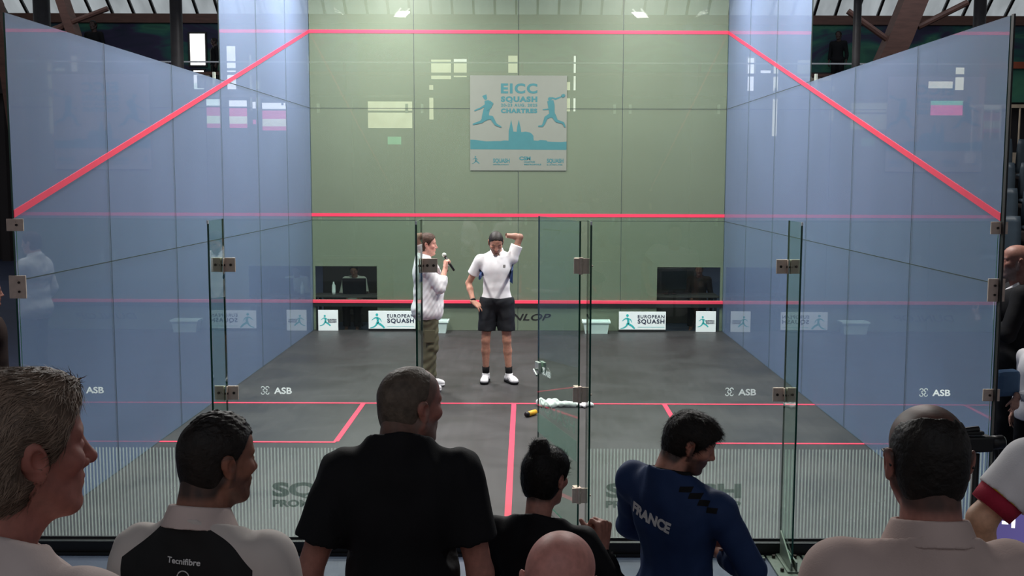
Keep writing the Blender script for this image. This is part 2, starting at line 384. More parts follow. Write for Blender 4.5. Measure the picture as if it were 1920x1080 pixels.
def side_wall(sgn, name):
    w = structure(empty(name, (sgn*3.2, 0, 0)))
    x0, x1 = (-T, 0) if sgn < 0 else (0, T)
    for k in range(6):
        a, b = YS[k]+.004, YS[k+1]-.004
        for r in range(3 if k >= 3 else 2):
            MB().slab('x', x0, x1, a, b, ZS[r]+.003, ZS[r+1]-.004).build('glass_panel', [M['film_blue'], M['glass_edge']], w)
    j = MB()
    for k in range(1, 6): j.box(x0+.001, x1-.001, YS[k]-.004, YS[k]+.004, 0, 5.32 if k >= 3 else 3.44)
    j.box(x0+.001, x1-.001, 0, 9.75, 1.716, 1.724); j.box(x0+.001, x1-.001, 4.875, 9.75, 3.436, 3.444)
    j.build('joints', M['joint'], w)
    a0, a1 = (0.0015, .005) if sgn < 0 else (-.005, -.0015)
    MB().add([(a0, 0, 2.13), (a1, 0, 2.13), (a1, 9.75, 4.57), (a0, 9.75, 4.57), (a0, 0, 2.18), (a1, 0, 2.18), (a1, 9.75, 4.62), (a0, 9.75, 4.62)],
             [(0,3,2,1),(4,5,6,7),(0,1,5,4),(1,2,6,5),(2,3,7,6),(3,0,4,7)]).build('out_line', M['red'], w)
    for k in range(1, 6):
        for z in ((1.72, 3.44) if k > 2 else (1.72,)):
            for dy in (-.13, .13):
                o = MB().box(-.012, .012, -.02, .02, -.07, .07).build('clamp', M['steel_l'], w); o.location = (sgn*.03, YS[k]+dy, z)
    # outside stiffening fins
    for k in (3,):
        MB().slab('y', min(sgn*.02, sgn*.3), max(sgn*.02, sgn*.3), YS[k]-.006, YS[k]+.006, -.1, 3.4).build('glass_fin', [M['glass_fin'], M['glass_edge']], w)
    return w
wall_left = side_wall(-1, 'wall_left'); wall_right = side_wall(1, 'wall_right')
# back wall
wall_back = structure(empty('wall_back', (0, 0, 0)))
HB = 2.13; DX0, DX1 = -.55, .52
BX = [(-3.19, -1.847), (-1.843, DX0), (DX1, 1.828), (1.832, 3.19)]
def diamond_mark(mb, x, z, s, y):
    """little mark of four rounded corner hooks"""
    w = s*.17
    for sx in (-1, 1):
        for sz in (-1, 1):
            cx_, cz_ = x+sx*s*.27, z+sz*s*.27
            pts = []
            for k in range(9):
                a = PI*.0+k/8*2*PI*.75
                pts.append((cx_+sx*math.cos(a)*s*.2, y, cz_+sz*math.sin(a)*s*.2))
            mb.tube(pts, s*.06, 5)
for q, (a, b) in enumerate(BX):
    g = MB().slab('y', a, b, 0, T, 0, HB).build('glass_panel', [M['glass'], M['glass_edge']], wall_back)
    st = MB(); x = math.ceil(a/.0223)*.0223
    while x < b-.01:
        st.box(x-.0045, x+.0045, -.0015, -.0005, .01, .614); x += .0223
    st.build('frosted_stripes', M['frost'], g)
    # logo, each panel
    lg = MB()
    lx = {0: -2.86, 1: -1.62, 2: 1.44, 3: 2.72}[q]
    diamond_mark(lg, lx+.027, 1.0, .055, -.001)
    add_text(lg, 'ASB', lx+.085, -.001, .978, .058, off=.0015, width=.118); lg.build('maker_mark', M['logo_white'], g)
for (x0, g_) in ((-1.56, 1), (.66, 2)):
    d = MB(); add_text(d, 'SQUASH', x0, -.002, .288, .125, off=.006, width=.90); d.build('etched_word', M['frost_dark'], wall_back)
    d = MB(); add_text(d, 'PROMOTION GROUP', x0, -.002, .215, .062, off=.003, width=.90); d.build('etched_word_small', M['frost_dark'], wall_back)
MB().box(-3.26, 3.26, -.05, -.0, -.095, -.012).build('base_beam', M['black'], wall_back)
MB().box(-3.26, 3.26, -.075, -.05, -.099, -.08).build('floor_strip', M['black'], wall_back)
def fin(x, cx_, label):
    f = MB().slab('x', x-.006, x+.006, -.325, -.002, -.02, HB).build('glass_fin', [M['glass_fin'], M['glass_edge']], wall_back)
    MB().box(x-.005, x+.005, -.337, -.326, HB-.02, HB+.002).build('top_cap', M['white'], f)
    # foot: base plate, upright plates, bolts
    ft = MB(); ft.box(x-.11, x+.11, -.46, -.06, -.099, -.085); ft.box(x-.045, x+.045, -.40, -.06, -.085, -.073)
    ft.add([(x-.022, -.38, -.073), (x-.010, -.38, -.073), (x-.010, -.08, -.073), (x-.022, -.08, -.073), (x-.022, -.38, -.03), (x-.010, -.38, -.03), (x-.010, -.08, .09), (x-.022, -.08, .09)],
           [(0,3,2,1),(4,5,6,7),(0,1,5,4),(1,2,6,5),(2,3,7,6),(3,0,4,7)])
    ft.box(x+.010, x+.022, -.38, -.08, -.073, -.02)
    for bx in (-.16, .16): ft.box(x+bx-.035, x+bx+.035, -.13, -.06, -.099, -.082)
    ft.build('foot_bracket', M['foot'], f, bevel=.003)
    bo = MB()
    for by in (-.36, -.12):
        for bx in (-.07, .07): bo.lathe((x+bx, by, -.085), [(.012, 0), (.012, .02)], 8)
    bo.build('bolt', M['screw'], f)
    return f
def angle_bracket(x, sg, z, parent):
    """two plates in an L: one on the fin, one on the wall"""
    b = MB()
    if abs(x) > 1: b.box(x-.078, x-.007, -.016, -.003, z-.046, z+.046)
    b.box(x+.007, x+.078 if abs(x) > 1 else x+.105, -.016, -.003, z-.046, z+.046)
    b.box(x-.012, x-.007, -.05, -.016, z-.046, z+.046); b.box(x+.007, x+.012, -.05, -.016, z-.046, z+.046)
    o = b.build('patch_plate', M['steel'], parent, bevel=.002)
    s = MB()
    for dx in ((-.05, .05) if abs(x) > 1 else (.04, .08)): s.tube([(x+dx, -.021, z), (x+dx, -.014, z)], .009, 8)
    s.tube([(x-.018, -.035, z), (x+.018, -.035, z)], .007, 8)
    s.build('screw', M['screw'], o)
for x, sg in ((-1.845, 1), (1.83, -1), (DX0-.007, 1), (DX1+.007, 1)):
    f = fin(x, 0, '')
    if abs(x) > 1:
        for z in (1.83, .985): angle_bracket(x, sg, z, f)
    elif x < 0: 
        for z in (1.83, .985): angle_bracket(x, sg, z, f)
# corner plates to the side walls
for sg in (-1, 1):
    for (z, h) in ((2.085, .04), (1.68, .075), (.985, .04)):
        b = MB().box(-.055, .055, -.012, -.001, -h, h); b.tube([(0, -.016, h*.5), (0, -.01, h*.5)], .008, 8); 
        o = b.build('corner_plate', M['steel'], wall_back, bevel=.002); o.location = (sg*3.19, 0, z)
        s = MB(); 
        for zz in ((-.03, .03) if h > .05 else (0,)): s.tube([(.012*-sg, -.02, zz), (.012*-sg, -.011, zz)], .008, 8)
        s.build('screw', M['screw'], o)
    if sg > 0: MB().box(sg*3.205-.006, sg*3.205+.006, -.05, -.014, -.09, 3.44).build('black_edge', M['black'], wall_back)
# door leaf, open into the court
dr = structure(empty('door_1', (.475, .0, 0), math.radians(106)))
LW = .93
leaf = MB().slab('y', 0, LW, -.006, .006, .03, HB-.01).build('leaf', [M['glass_fin'], M['glass_edge']], dr)
def flip_text(mb, *a, **k):
    t = MB(); add_text(t, *a, **k)
    return t
# lettering on the leaf's face turned to the camera (the +y face, so mirrored in x)
def leaf_text(name, txt, u, z, size, width, mt, off=0):
    t = MB(); add_text(t, txt, 0, 0, z, size, off=off, width=width)
    o = t.build(name, mt, leaf); o.rotation_euler = (0, 0, PI); o.location = (u, .009, 0); return o
leaf_text('etched_word', 'SQUASH', .86, .70, .125, .80, M['frost_teal'])
leaf_text('maker_mark', 'ASB', .72, .975, .058, .118, M['logo_white'], .0015)
t = MB(); diamond_mark(t, 0, 1.0, .055, 0); o = t.build('maker_mark', M['logo_white'], leaf); o.location = (.77, .009, 0)
MB().box(.02, LW-.01, .0065, .0085, .52, .66).build('frosted_band', M['frost_teal'], leaf)
lk = MB(); lk.box(LW-.10, LW-.01, .008, .03, .97, 1.05); lk.box(LW-.10, LW-.01, -.03, -.008, .97, 1.05); lk.tube([(LW-.08, .03, 1.0), (LW-.08, .06, 1.0), (LW-.16, .06, .97)], .009, 8)
lk.build('lock', M['steel_l'], leaf, bevel=.003)
for z in (1.83, .98, .30):
    h = MB(); h.box(-.02, .06, -.022, .022, z-.05, z+.05); h.tube([(-.02, 0, z-.055), (-.02, 0, z+.055)], .014, 10)
    o = h.build('hinge', M['steel'], dr, bevel=.003)
    h2 = MB().box(.435, .535, -.022, -.004, z-.05, z+.05); h2.tube([(.49, -.03, z+.02), (.49, -.02, z+.02)], .01, 8); h2.tube([(.54, -.012, z), (.56, -.012, z)], .006, 8)
    h2.build('hinge_plate', M['steel'], wall_back, bevel=.003)
# floor lines
def line(name, *b): return structure(MB().box(*b, 0.0002, .0025).build(name, M['red']))
line('trim_1', -3.2, 3.2, 4.265, 4.315); line('trim_2', -.025, .025, .01, 4.265)
line('trim_3', -3.2, -1.6, 2.575, 2.62); line('trim_4', 1.6, 3.2, 2.575, 2.62)
line('trim_5', -1.625, -1.575, 2.62, 4.265); line('trim_6', 1.575, 1.625, 2.62, 4.265)
# lamps above the court
for k, (lx, ly) in enumerate(LAMP_SPOTS):
    t = empty('court_lamp', (lx, ly, LAMP_Z), math.copysign(math.radians(76), -lx), 'twin-tube lamp hanging over the glass court', 'lamp', 'twin-tube lamps above the court')
    MB().box(-.5, .5, -.16, .16, 0, .06).build('housing', M['black'], t, bevel=.01)
    for yy in (-.09, .09): MB().tube([(-.45, yy, -.03), (.45, yy, -.03)], .018, 10).build('tube', M['tube'], t)
    MB().tube([(-.4, 0, .06), (-.4, 0, 3.55)], .006, 6).build('hanger', M['black'], t); MB().tube([(.4, 0, .06), (.4, 0, 3.55)], .006, 6).build('hanger', M['black'], t)
# ------------------------------------------------------------------ people: implicit surfaces meshed with surface nets
class Field:
    def __init__(s, lo, hi, h):
        s.lo = np.array(lo, np.float32); s.h = h
        s.n = np.maximum(np.ceil((np.array(hi)-s.lo)/h).astype(int)+1, 4)
        s.F = np.full(tuple(s.n), .06, np.float32)
    def region(s, lo, hi):
        a = np.clip(np.floor((np.array(lo)-s.lo)/s.h).astype(int), 0, s.n); b = np.clip(np.ceil((np.array(hi)-s.lo)/s.h).astype(int)+1, 0, s.n)
        if (b-a).min() <= 0: return None
        sl = tuple(slice(a[i], b[i]) for i in range(3))
        ax = [s.lo[i]+s.h*np.arange(a[i], b[i], dtype=np.float32) for i in range(3)]
        return sl, ax[0][:, None, None], ax[1][None, :, None], ax[2][None, None, :]
    def _op(s, d, sl, k, op):
        A = s.F[sl]
        if op == 'u':
            if k > 0:
                hh = np.clip(.5+.5*(A-d)/k, 0, 1); s.F[sl] = A*(1-hh)+d*hh-k*hh*(1-hh)
            else: s.F[sl] = np.minimum(A, d)
        elif op == 's':
            if k > 0:
                hh = np.clip(.5-.5*(A+d)/k, 0, 1); s.F[sl] = A*(1-hh)-d*hh+k*hh*(1-hh)
            else: s.F[sl] = np.maximum(A, -d)
        elif op == 'i': s.F[sl] = np.maximum(A, d)
    def cone(s, a, b, r1, r2, k=.01, op='u', flat=None):
        a = np.array(a, float); b = np.array(b, float); m = max(r1, r2)+k+.06 if op == 'u' else max(r1, r2)+k+.02
        q = s.region(np.minimum(a, b)-m, np.maximum(a, b)+m)
        if q is None: return
        sl, X, Y, Z = q; ab = b-a; L2 = float(ab@ab)+1e-12
        t = np.clip(((X-a[0])*ab[0]+(Y-a[1])*ab[1]+(Z-a[2])*ab[2])/L2, 0, 1)
        d = np.sqrt((X-a[0]-t*ab[0])**2+(Y-a[1]-t*ab[1])**2+(Z-a[2]-t*ab[2])**2)-(r1+(r2-r1)*t)
        s._op(d.astype(np.float32), sl, k, op)
    def ell(s, c, r, k=.01, op='u', R=None):
        c = np.array(c, float); r = np.array(r, float); m = r.max()+k+(.05 if op == 'u' else .02)
        q = s.region(c-m, c+m)
        if q is None: return
        sl, X, Y, Z = q; X = X-c[0]; Y = Y-c[1]; Z = Z-c[2]
        if R is not None:
            R = np.array(R); X, Y, Z = (R[0, 0]*X+R[1, 0]*Y+R[2, 0]*Z, R[0, 1]*X+R[1, 1]*Y+R[2, 1]*Z, R[0, 2]*X+R[1, 2]*Y+R[2, 2]*Z)
        k0 = np.sqrt((X/r[0])**2+(Y/r[1])**2+(Z/r[2])**2); k1 = np.sqrt((X/r[0]**2)**2+(Y/r[1]**2)**2+(Z/r[2]**2)**2)+1e-9
        s._op((k0*(k0-1)/k1).astype(np.float32), sl, k, op)
    def plane(s, p, n, op='i'):
        """keep the side the normal points away from"""
        n = np.array(n, float); n /= np.linalg.norm(n); sl, X, Y, Z = s.region(s.lo-1, s.lo+s.n*s.h+1)
        s._op(((X-p[0])*n[0]+(Y-p[1])*n[1]+(Z-p[2])*n[2]).astype(np.float32), sl, 0, op)
    def XYZ(s):
        return [s.lo[i]+s.h*np.arange(s.n[i], dtype=np.float32).reshape([-1 if j == i else 1 for j in range(3)]) for i in range(3)]
    def mesh(s):
        F = s.F.copy(); F[0] = F[-1] = .05; F[:, 0] = F[:, -1] = .05; F[:, :, 0] = F[:, :, -1] = .05
        I = F < 0; n = F.shape
        c = lambda A, i, j, k: A[i:n[0]-1+i, j:n[1]-1+j, k:n[2]-1+k]
        cnt = sum(c(I, i, j, k).astype(np.int8) for i in (0, 1) for j in (0, 1) for k in (0, 1))
        cells = np.argwhere((cnt > 0) & (cnt < 8)); 
        if len(cells) == 0: return np.zeros((0, 3)), np.zeros((0, 4), int)
        idx = np.full((n[0]-1, n[1]-1, n[2]-1), -1, np.int32); idx[tuple(cells.T)] = np.arange(len(cells))
        P = np.zeros((len(cells), 3)); K = np.zeros(len(cells))
        for ax in range(3):
            o = [q for q in range(3) if q != ax]
            for u in (0, 1):
                for v in (0, 1):
                    a = cells.copy(); a[:, o[0]] += u; a[:, o[1]] += v; b = a.copy(); b[:, ax] += 1
                    fa = F[tuple(a.T)]; fb = F[tuple(b.T)]; m = (fa < 0) != (fb < 0)
                    t = np.where(m, fa/np.where(m, fa-fb, 1), 0); p = a.astype(float); p[:, ax] += t
                    P += p*m[:, None]; K += m
        P = s.lo+s.h*P/K[:, None]
        Q = []
        for ax in range(3):
            o = [(ax+1) % 3, (ax+2) % 3]
            A = [slice(None)]*3; B = [slice(None)]*3; A[ax] = slice(0, n[ax]-1); B[ax] = slice(1, n[ax])
            for q in o: A[q] = slice(1, n[q]-1); B[q] = slice(1, n[q]-1)
            IA = I[tuple(A)]; IB = I[tuple(B)]
            for sgn, mk in ((0, IA & ~IB), (1, ~IA & IB)):
                e = np.argwhere(mk); 
                if len(e) == 0: continue
                e[:, o[0]] += 1; e[:, o[1]] += 1
                def g(du, dv):
                    w = e.copy(); w[:, o[0]] -= du; w[:, o[1]] -= dv; return idx[tuple(w.T)]
                q4 = np.stack([g(0, 0), g(1, 0), g(1, 1), g(0, 1)], 1)
                Q.append(q4 if sgn == 0 else q4[:, ::-1])
        return P, np.concatenate(Q)
def relax(P, Q, it=1, lam=.5):
    n = len(P)
    e = np.concatenate([Q[:, [0, 1]], Q[:, [1, 2]], Q[:, [2, 3]], Q[:, [3, 0]]])
    for _ in range(it):
        A = np.zeros((n, 3)); K = np.zeros(n)
        for k in range(3): A[:, k] = np.bincount(e[:, 0], P[e[:, 1], k], n)+np.bincount(e[:, 1], P[e[:, 0], k], n)
        K = np.bincount(e[:, 0], minlength=n)+np.bincount(e[:, 1], minlength=n)
        P = P+lam*(A/np.maximum(K, 1)[:, None]-P)
    return P
def np_mesh(name, P, Q, mats, parent, col=None):
    me = bpy.data.meshes.new(name)
    me.vertices.add(len(P)); me.vertices.foreach_set('co', P.astype(np.float32).ravel())
    me.loops.add(Q.size); me.loops.foreach_set('vertex_index', Q.astype(np.int32).ravel())
    me.polygons.add(len(Q)); me.polygons.foreach_set('loop_start', np.arange(0, Q.size, Q.shape[1], dtype=np.int32))
    me.update(calc_edges=True); me.validate()
    if col is not None:
        a = me.color_attributes.new('Col', 'FLOAT_COLOR', 'POINT'); c4 = np.ones((len(P), 4), np.float32); c4[:, :3] = col; a.data.foreach_set('color', c4.ravel())
    return link_mesh(name, me, mats, parent, True)
def fnoise(P, f, seed=0):
    r = np.random.RandomState(seed); v = 0
    for o in range(3):
        d = r.normal(size=(3, 3)); ph = r.rand(3)*6
        q = P*f*(1.7**o)
        v = v+np.sin(q@d[0]+ph[0]+1.3*np.sin(q@d[1]+ph[1]))*(.6**o)
    return v/2
def rot(yaw=0, pitch=0, roll=0):
    """yaw about z (left positive), pitch nods down for positive, roll tips to the person's right for positive"""
    return np.array(Matrix.Rotation(yaw, 3, 'Z') @ Matrix.Rotation(-pitch, 3, 'X') @ Matrix.Rotation(roll, 3, 'Y'))
def vc_skin(name, rough=.55):
    m, nt, out = nmat(name); p = N(nt, 'ShaderNodeBsdfPrincipled'); nt.links.new(p.outputs[0], out.inputs[0])
    a = N(nt, 'ShaderNodeAttribute'); a.attribute_name = 'Col'
    n = noise(nt, 60, 4, objco(nt)); r = ramp(nt, n.outputs['Fac'], [(.3, (.86,)*3), (.7, (1.1,)*3)])
    mx = N(nt, 'ShaderNodeMix', data_type='RGBA', blend_type='MULTIPLY'); mx.inputs[0].default_value = 1
    nt.links.new(a.outputs['Color'], mx.inputs[6]); nt.links.new(r.outputs[0], mx.inputs[7]); nt.links.new(mx.outputs[2], p.inputs['Base Color'])
    p.inputs['Roughness'].default_value = rough; p.inputs['Subsurface Weight'].default_value = .08; p.inputs['Subsurface Radius'].default_value = (.01, .004, .002); p.inputs['Subsurface Scale'].default_value = .5
    b = N(nt, 'ShaderNodeBump'); b.inputs['Strength'].default_value = .12; b.inputs['Distance'].default_value = .003
    nt.links.new(n.outputs['Fac'], b.inputs['Height']); nt.links.new(b.outputs[0], p.inputs['Normal']); return m
M['skin'] = vc_skin('skin')
def vc_hair(name, col, rough=.55):
    return pmat(name, col, rough, var=.35, vscale=40, bump=.35, bscale=90, spec=.3)
def cloth(name, col, rough=.85, var=.05, spec=.2):
    m = pmat(name, col, rough, var=var, vscale=14, spec=spec, bump=.10, bscale=260); return m
M['eye_white'] = pmat('eye_white', lin((225, 220, 215)), .25, var=.02)
M['iris'] = pmat('iris', lin((50, 38, 30)), .2)

HC = np.array([0, 0, 1.635])          # head centre for a 1.75 m figure
PIV = np.array([0, -.03, 1.53])       # the neck joint
class Figure:
    def __init__(s, **k):
        s.J = dict(neck=(0, -.035, 1.455), shR=(.185, -.02, 1.415), shL=(-.185, -.02, 1.415), elR=(.235, -.05, 1.13), elL=(-.235, -.05, 1.13),
                   wrR=(.25, .02, .88), wrL=(-.25, .02, .88), hipR=(.09, 0, .92), hipL=(-.09, 0, .92), knR=(.10, .02, .50), knL=(-.10, .02, .50),
                   anR=(.11, -.02, .09), anL=(-.11, -.02, .09))
        s.w = 1.0; s.belly = 0; s.arm = 1.0; s.leg = 1.0; s.lean = np.zeros(3); s.torso = None
        s.foot = {'R': (.12, 1, 0), 'L': (-.12, 1, 0)}
        s.hand = {'R': dict(d=(0, .1, -1), n=(-1, 0, 0), curl=.35), 'L': dict(d=(0, .1, -1), n=(1, 0, 0), curl=.35)}
        for a, b in k.items():
            if a in s.J: s.J[a] = b
            elif a in ('handR', 'handL'): s.hand[a[-1]] = b
            elif a in ('footR', 'footL'): s.foot[a[-1]] = b
            else: setattr(s, a, b)
        s.J = {a: np.array(b, float) for a, b in s.J.items()}
        if not hasattr(s, 'head'): s.head = (0, 0, 0)
        if not hasattr(s, 'headoff'): s.headoff = (0, 0, 0)
        s.R = rot(*[math.radians(v) for v in s.head]); s.ho = np.array(s.headoff, float)
    def H(s, p):                           # head-local point (origin head centre) into the figure's frame
        return PIV+s.ho+s.R@(np.array(p, float)+HC-PIV)
    def Hinv(s, P): return (P-PIV-s.ho)@s.R-(HC-PIV)
    def torso_f(s, F, o=0, k=.05):
        w = s.w; b = s.belly; sh = (s.J['shR']+s.J['shL'])/2; d = sh-np.array([0, -.02, 1.415])  # upper body shift
        ax = s.J['shR']-s.J['shL']; ax = ax/np.linalg.norm(ax)
        T = lambda p, f: np.array(p)+d*f
        F.ell(T((0, .0, 1.29), .85), (.158*w+o, .112+o+b*.3, .17+o), 0)
        F.cone(s.J['shR']-ax*.045+np.array([0, 0, -.014]), s.J['shL']+ax*.045+np.array([0, 0, -.014]), .054+o, .054+o, k)
        for q in ('R', 'L'):
            F.cone(s.J['sh'+q]+np.array([0, -.005, .004])-ax*(.05 if q == 'R' else -.05), s.J['neck']+np.array([0, -.012, .022])+ax*(.030 if q == 'R' else -.030), .036+o, .034+o, .03)
            F.ell(T((.075 if q == 'R' else -.075, -.062, 1.34), .9), (.075+o, .045+o, .10+o), k)
        F.ell(T((0, .01+b*.25, 1.10), .45), (.142*w+o+b*.6, .100+o+b, .17+o), k)
        F.ell(T((0, 0, .945), .1), (.163+o+b*.4, .112+o+b*.4, .13+o), k)
    def arm_f(s, F, q, o=0, a=0, b=1, full=True):
        """upper arm and forearm; o = offset outwards"""
        sh, el, wr = s.J['sh'+q], s.J['el'+q], s.J['wr'+q]; m = s.arm
        F.ell(sh+[0, 0, -.012], (.050*m+o, .052*m+o, .060*m+o), .03)
        F.cone(sh, el, .050*m+o, .039*m+o, .02)
        mid = el+(wr-el)*.3
        if full:
            F.cone(el, mid, .040*m+o, .041*m+o, .015); F.cone(mid, wr, .040*m+o, .026*m+o, .015)
    def leg_f(s, F, q, o=0):
        hp, kn, an = s.J['hip'+q], s.J['kn'+q], s.J['an'+q]; m = s.leg
        F.cone(hp, kn, .088*m+o, .056*m+o, .03)
        calf = kn+(an-kn)*.32+np.array([0, -.018, 0])
        F.cone(kn, calf, .052*m+o, .056*m+o, .02); F.cone(calf, an, .054*m+o, .034*m+o, .02)
    def hand_f(s, F, q):
        h = s.hand[q]; w = s.J['wr'+q]; d = np.array(h['d'], float); d /= np.linalg.norm(d)
        n = np.array(h['n'], float); n -= d*(n@d); n /= np.linalg.norm(n)
        t = np.cross(d, n) if q == 'R' else np.cross(n, d)
        curl = h.get('curl', .35); sz = h.get('s', 1.0); sp = h.get('spread', .12)
        F.cone(w-d*.02, w+d*.02, .026*sz, .024*sz, .01)
        off = [.031, .0105, -.0105, -.030]; ln = [.070, .078, .073, .057]; kd = [.088, .092, .088, .080]
        for i in range(4):
            kn = w+sz*(d*kd[i]+t*off[i])
            F.cone(w+d*.02+t*off[i]*.55*sz, kn, .017*sz, .0125*sz, .008)
            a = curl[i] if isinstance(curl, (list, tuple)) else curl*(1+.08*i)
            dd = d*1.0+t*sp*(1.5-i)/1.5; dd /= np.linalg.norm(dd); p = kn; ang = 0
            for j, fr in enumerate((.44, .31, .25)):
                ang += a*(1.0, 1.1, .8)[j]
                v = dd*math.cos(ang)+n*math.sin(ang); e = p+v*ln[i]*fr*sz
                F.cone(p, e, (.0100, .0090, .0082)[j]*sz, (.0090, .0082, .0068)[j]*sz, .0025); p = e
        ta = h.get('thumb', .6)
        p0 = w+sz*(d*.025+t*.018+n*.006); p1 = p0+sz*(d*.030+t*.026+n*.012*ta); 
        p2 = p1+sz*.034*((lambda v: v/np.linalg.norm(v))(d*.8+t*.5*(1-ta*.5)+n*ta)); p3 = p2+sz*.026*((lambda v: v/np.linalg.norm(v))(d*.9-t*.1*ta+n*ta*1.1))
        F.cone(p0, p1, .017*sz, .0135*sz, .008); F.cone(p1, p2, .0125*sz, .0105*sz, .004); F.cone(p2, p3, .0105*sz, .0085*sz, .003)
    def head_f(s, F, fem=0, jaw=1.0, nose=1.0, ears=1.0):
        H = s.H; R = s.R
        F.ell(H((0, -.014, .030)), (.0745, .094, .086), 0, R=R)
        F.ell(H((0, .018, .045)), (.068, .070, .064), .02, R=R)
        F.ell(H((0, .028, -.030)), (.058, .056, .074), .03, R=R)
        for x in (-1, 1):
            F.cone(H((x*.054*jaw, -.008, -.045)), H((x*.020, .062, -.098)), .020, .016, .025)
            F.ell(H((x*.044, .058, -.018)), (.022, .022, .020), .02, R=R)
            F.cone(H((x*.012, .083, .026)), H((x*.045, .070, .024)), .009, .008, .014)
        F.ell(H((0, .071, -.098)), (.024, .021, .019), .015, R=R)
        F.ell(H((0, .070, -.058)), (.030, .022, .030), .02, R=R)
        for x in (-1, 1):
            F.ell(H((x*.031, .096, .004)), (.018, .018, .012), .012, 's', R=R)
            F.ell(H((x*.031, .071, .004)), (.0165, .0150, .0115), .004, R=R)
        F.ell(H((0, .074, -.010)), (.017, .018, .036), .012, R=R)
        F.cone(H((0, .084, .014)), H((0, .102*nose+.002, -.026)), .0085, .0100, .014)
        F.ell(H((0, .102*nose+.001, -.030)), (.0120, .012, .010), .008, R=R)
        for x in (-1, 1):
            F.ell(H((x*.0130, .091, -.034)), (.0085, .012, .0085), .006, R=R)
            F.ell(H((x*.007, .097, -.042)), (.004, .006, .003), .002, 's', R=R)
        F.ell(H((0, .0865, -.055)), (.022, .009, .0062), .006, R=R); F.ell(H((0, .0845, -.066)), (.019, .0095, .0072), .006, R=R)
        F.ell(H((0, .096, -.0605)), (.023, .010, .0014), .002, 's', R=R)
        F.ell(H((0, .094, -.080)), (.020, .010, .006), .008, 's', R=R)
        F.cone(H((0, -.030, -.05)), s.J['neck']+np.array([0, -.005, .02]), .052 if fem else .056, .050 if fem else .062, .02)
        F.cone(H((0, .035, -.075)), s.J['neck']+np.array([0, .035, .02]), .030, .034, .03)
        F.cone(H((0, -.060, -.03)), s.J['neck']+np.array([0, -.04, .0]), .030, .040, .03)
        for x in (-1, 1):
            Re = R@rot(-x*.35, -.12, x*.12)
            F.ell(H((x*.0775, -.012, -.004)), (.0065*ears, .0185*ears, .031*ears), .004, R=Re)
            F.ell(H((x*.081, -.018, .006)), (.008, .019*ears, .024*ears), .002, R=Re)
            F.ell(H((x*.088, -.010, .001)), (.0085, .0105, .017), .003, 's', R=Re)
            F.ell(H((x*.078, -.004, -.030)), (.0055, .008, .009), .004, R=Re)
def bounds(P, m): P = np.array(P); return P.min(0)-m, P.max(0)+m
def smooth01(x, a, b): t = np.clip((x-a)/(b-a), 0, 1); return t*t*(3-2*t)
def skin_colour(fig, P, base, hair=None, beard=0, scalp=0, bald=0, bc=None, lips=(1.0, .62, .62), rosy=.25, grey=None):
    L = fig.Hinv(P); x, y, z = L[:, 0], L[:, 1], L[:, 2]; n = len(P)
    c = np.tile(np.array(lin(base)), (n, 1)); hc = np.array(lin(bc or (60, 50, 45)))
    nz = fnoise(P, 45, 3)
    ck = np.exp(-(((np.abs(x)-.045)/.025)**2+((y-.06)/.04)**2+((z+.025)/.03)**2))*rosy+np.exp(-((x/.02)**2+((y-.11)/.02)**2+((z+.03)/.02)**2))*rosy
    c = c*(1-ck[:, None]*np.array([.0, .35, .30]))
    er = np.exp(-(((np.abs(x)-.083)/.012)**2+((y+.012)/.03)**2+((z)/.035)**2))*.3
    c = c*(1-er[:, None]*np.array([.0, .4, .4]))
    lp = smooth01(-(np.abs(x)/.023)**2-((z+.0605)/.0125)**2+1, 0, .35)*(y > .075)
    c = c*(1-lp[:, None]*(1-np.array(lips)))
    br = smooth01(1-((np.abs(x)-.032)/.021)**2-((z-.0245-(.004-(np.abs(x)-.032)**2*12))/.0050)**2, 0, .4)*(y > .04)
    c = c*(1-br[:, None]*.75)+hc*br[:, None]*.75
    if beard:
        e = smooth01(y, -.005, .02)*smooth01(-z, .028, .05)*(1-smooth01(-z, .125, .14))*(1-lp)
        e *= 1-np.exp(-((x/.03)**2+((z+.035)/.012)**2))*.6
        e2 = smooth01(-np.abs(y-.004), -.016, -.008)*smooth01(-z, -.02, .0)*(np.abs(x) > .05)*(z > -.06)
        e = np.maximum(e, e2); e *= beard*np.clip(1+.25*nz, 0, 1)
        c = c*(1-e[:, None])+hc*e[:, None]
    if scalp:
        k = smooth01(.02+.62*z-y, 0, .018)*smooth01(z, -.098, -.07)
        k *= 1-smooth01(1-((np.abs(x)-.08)/.012)**2-((y+.012)/.026)**2-((z)/.038)**2, 0, .3)
        if bald:
            dome = smooth01(z+.35*y-.3*np.abs(x), bald, bald+.035); k *= 1-dome
        k *= scalp*np.clip(1+.2*nz, 0, 1.0)
        hcc = np.array(lin(hair)); c = c*(1-k[:, None])+hcc*k[:, None]
    c = c*(1+.05*nz[:, None]); return np.clip(c, 0, 1)
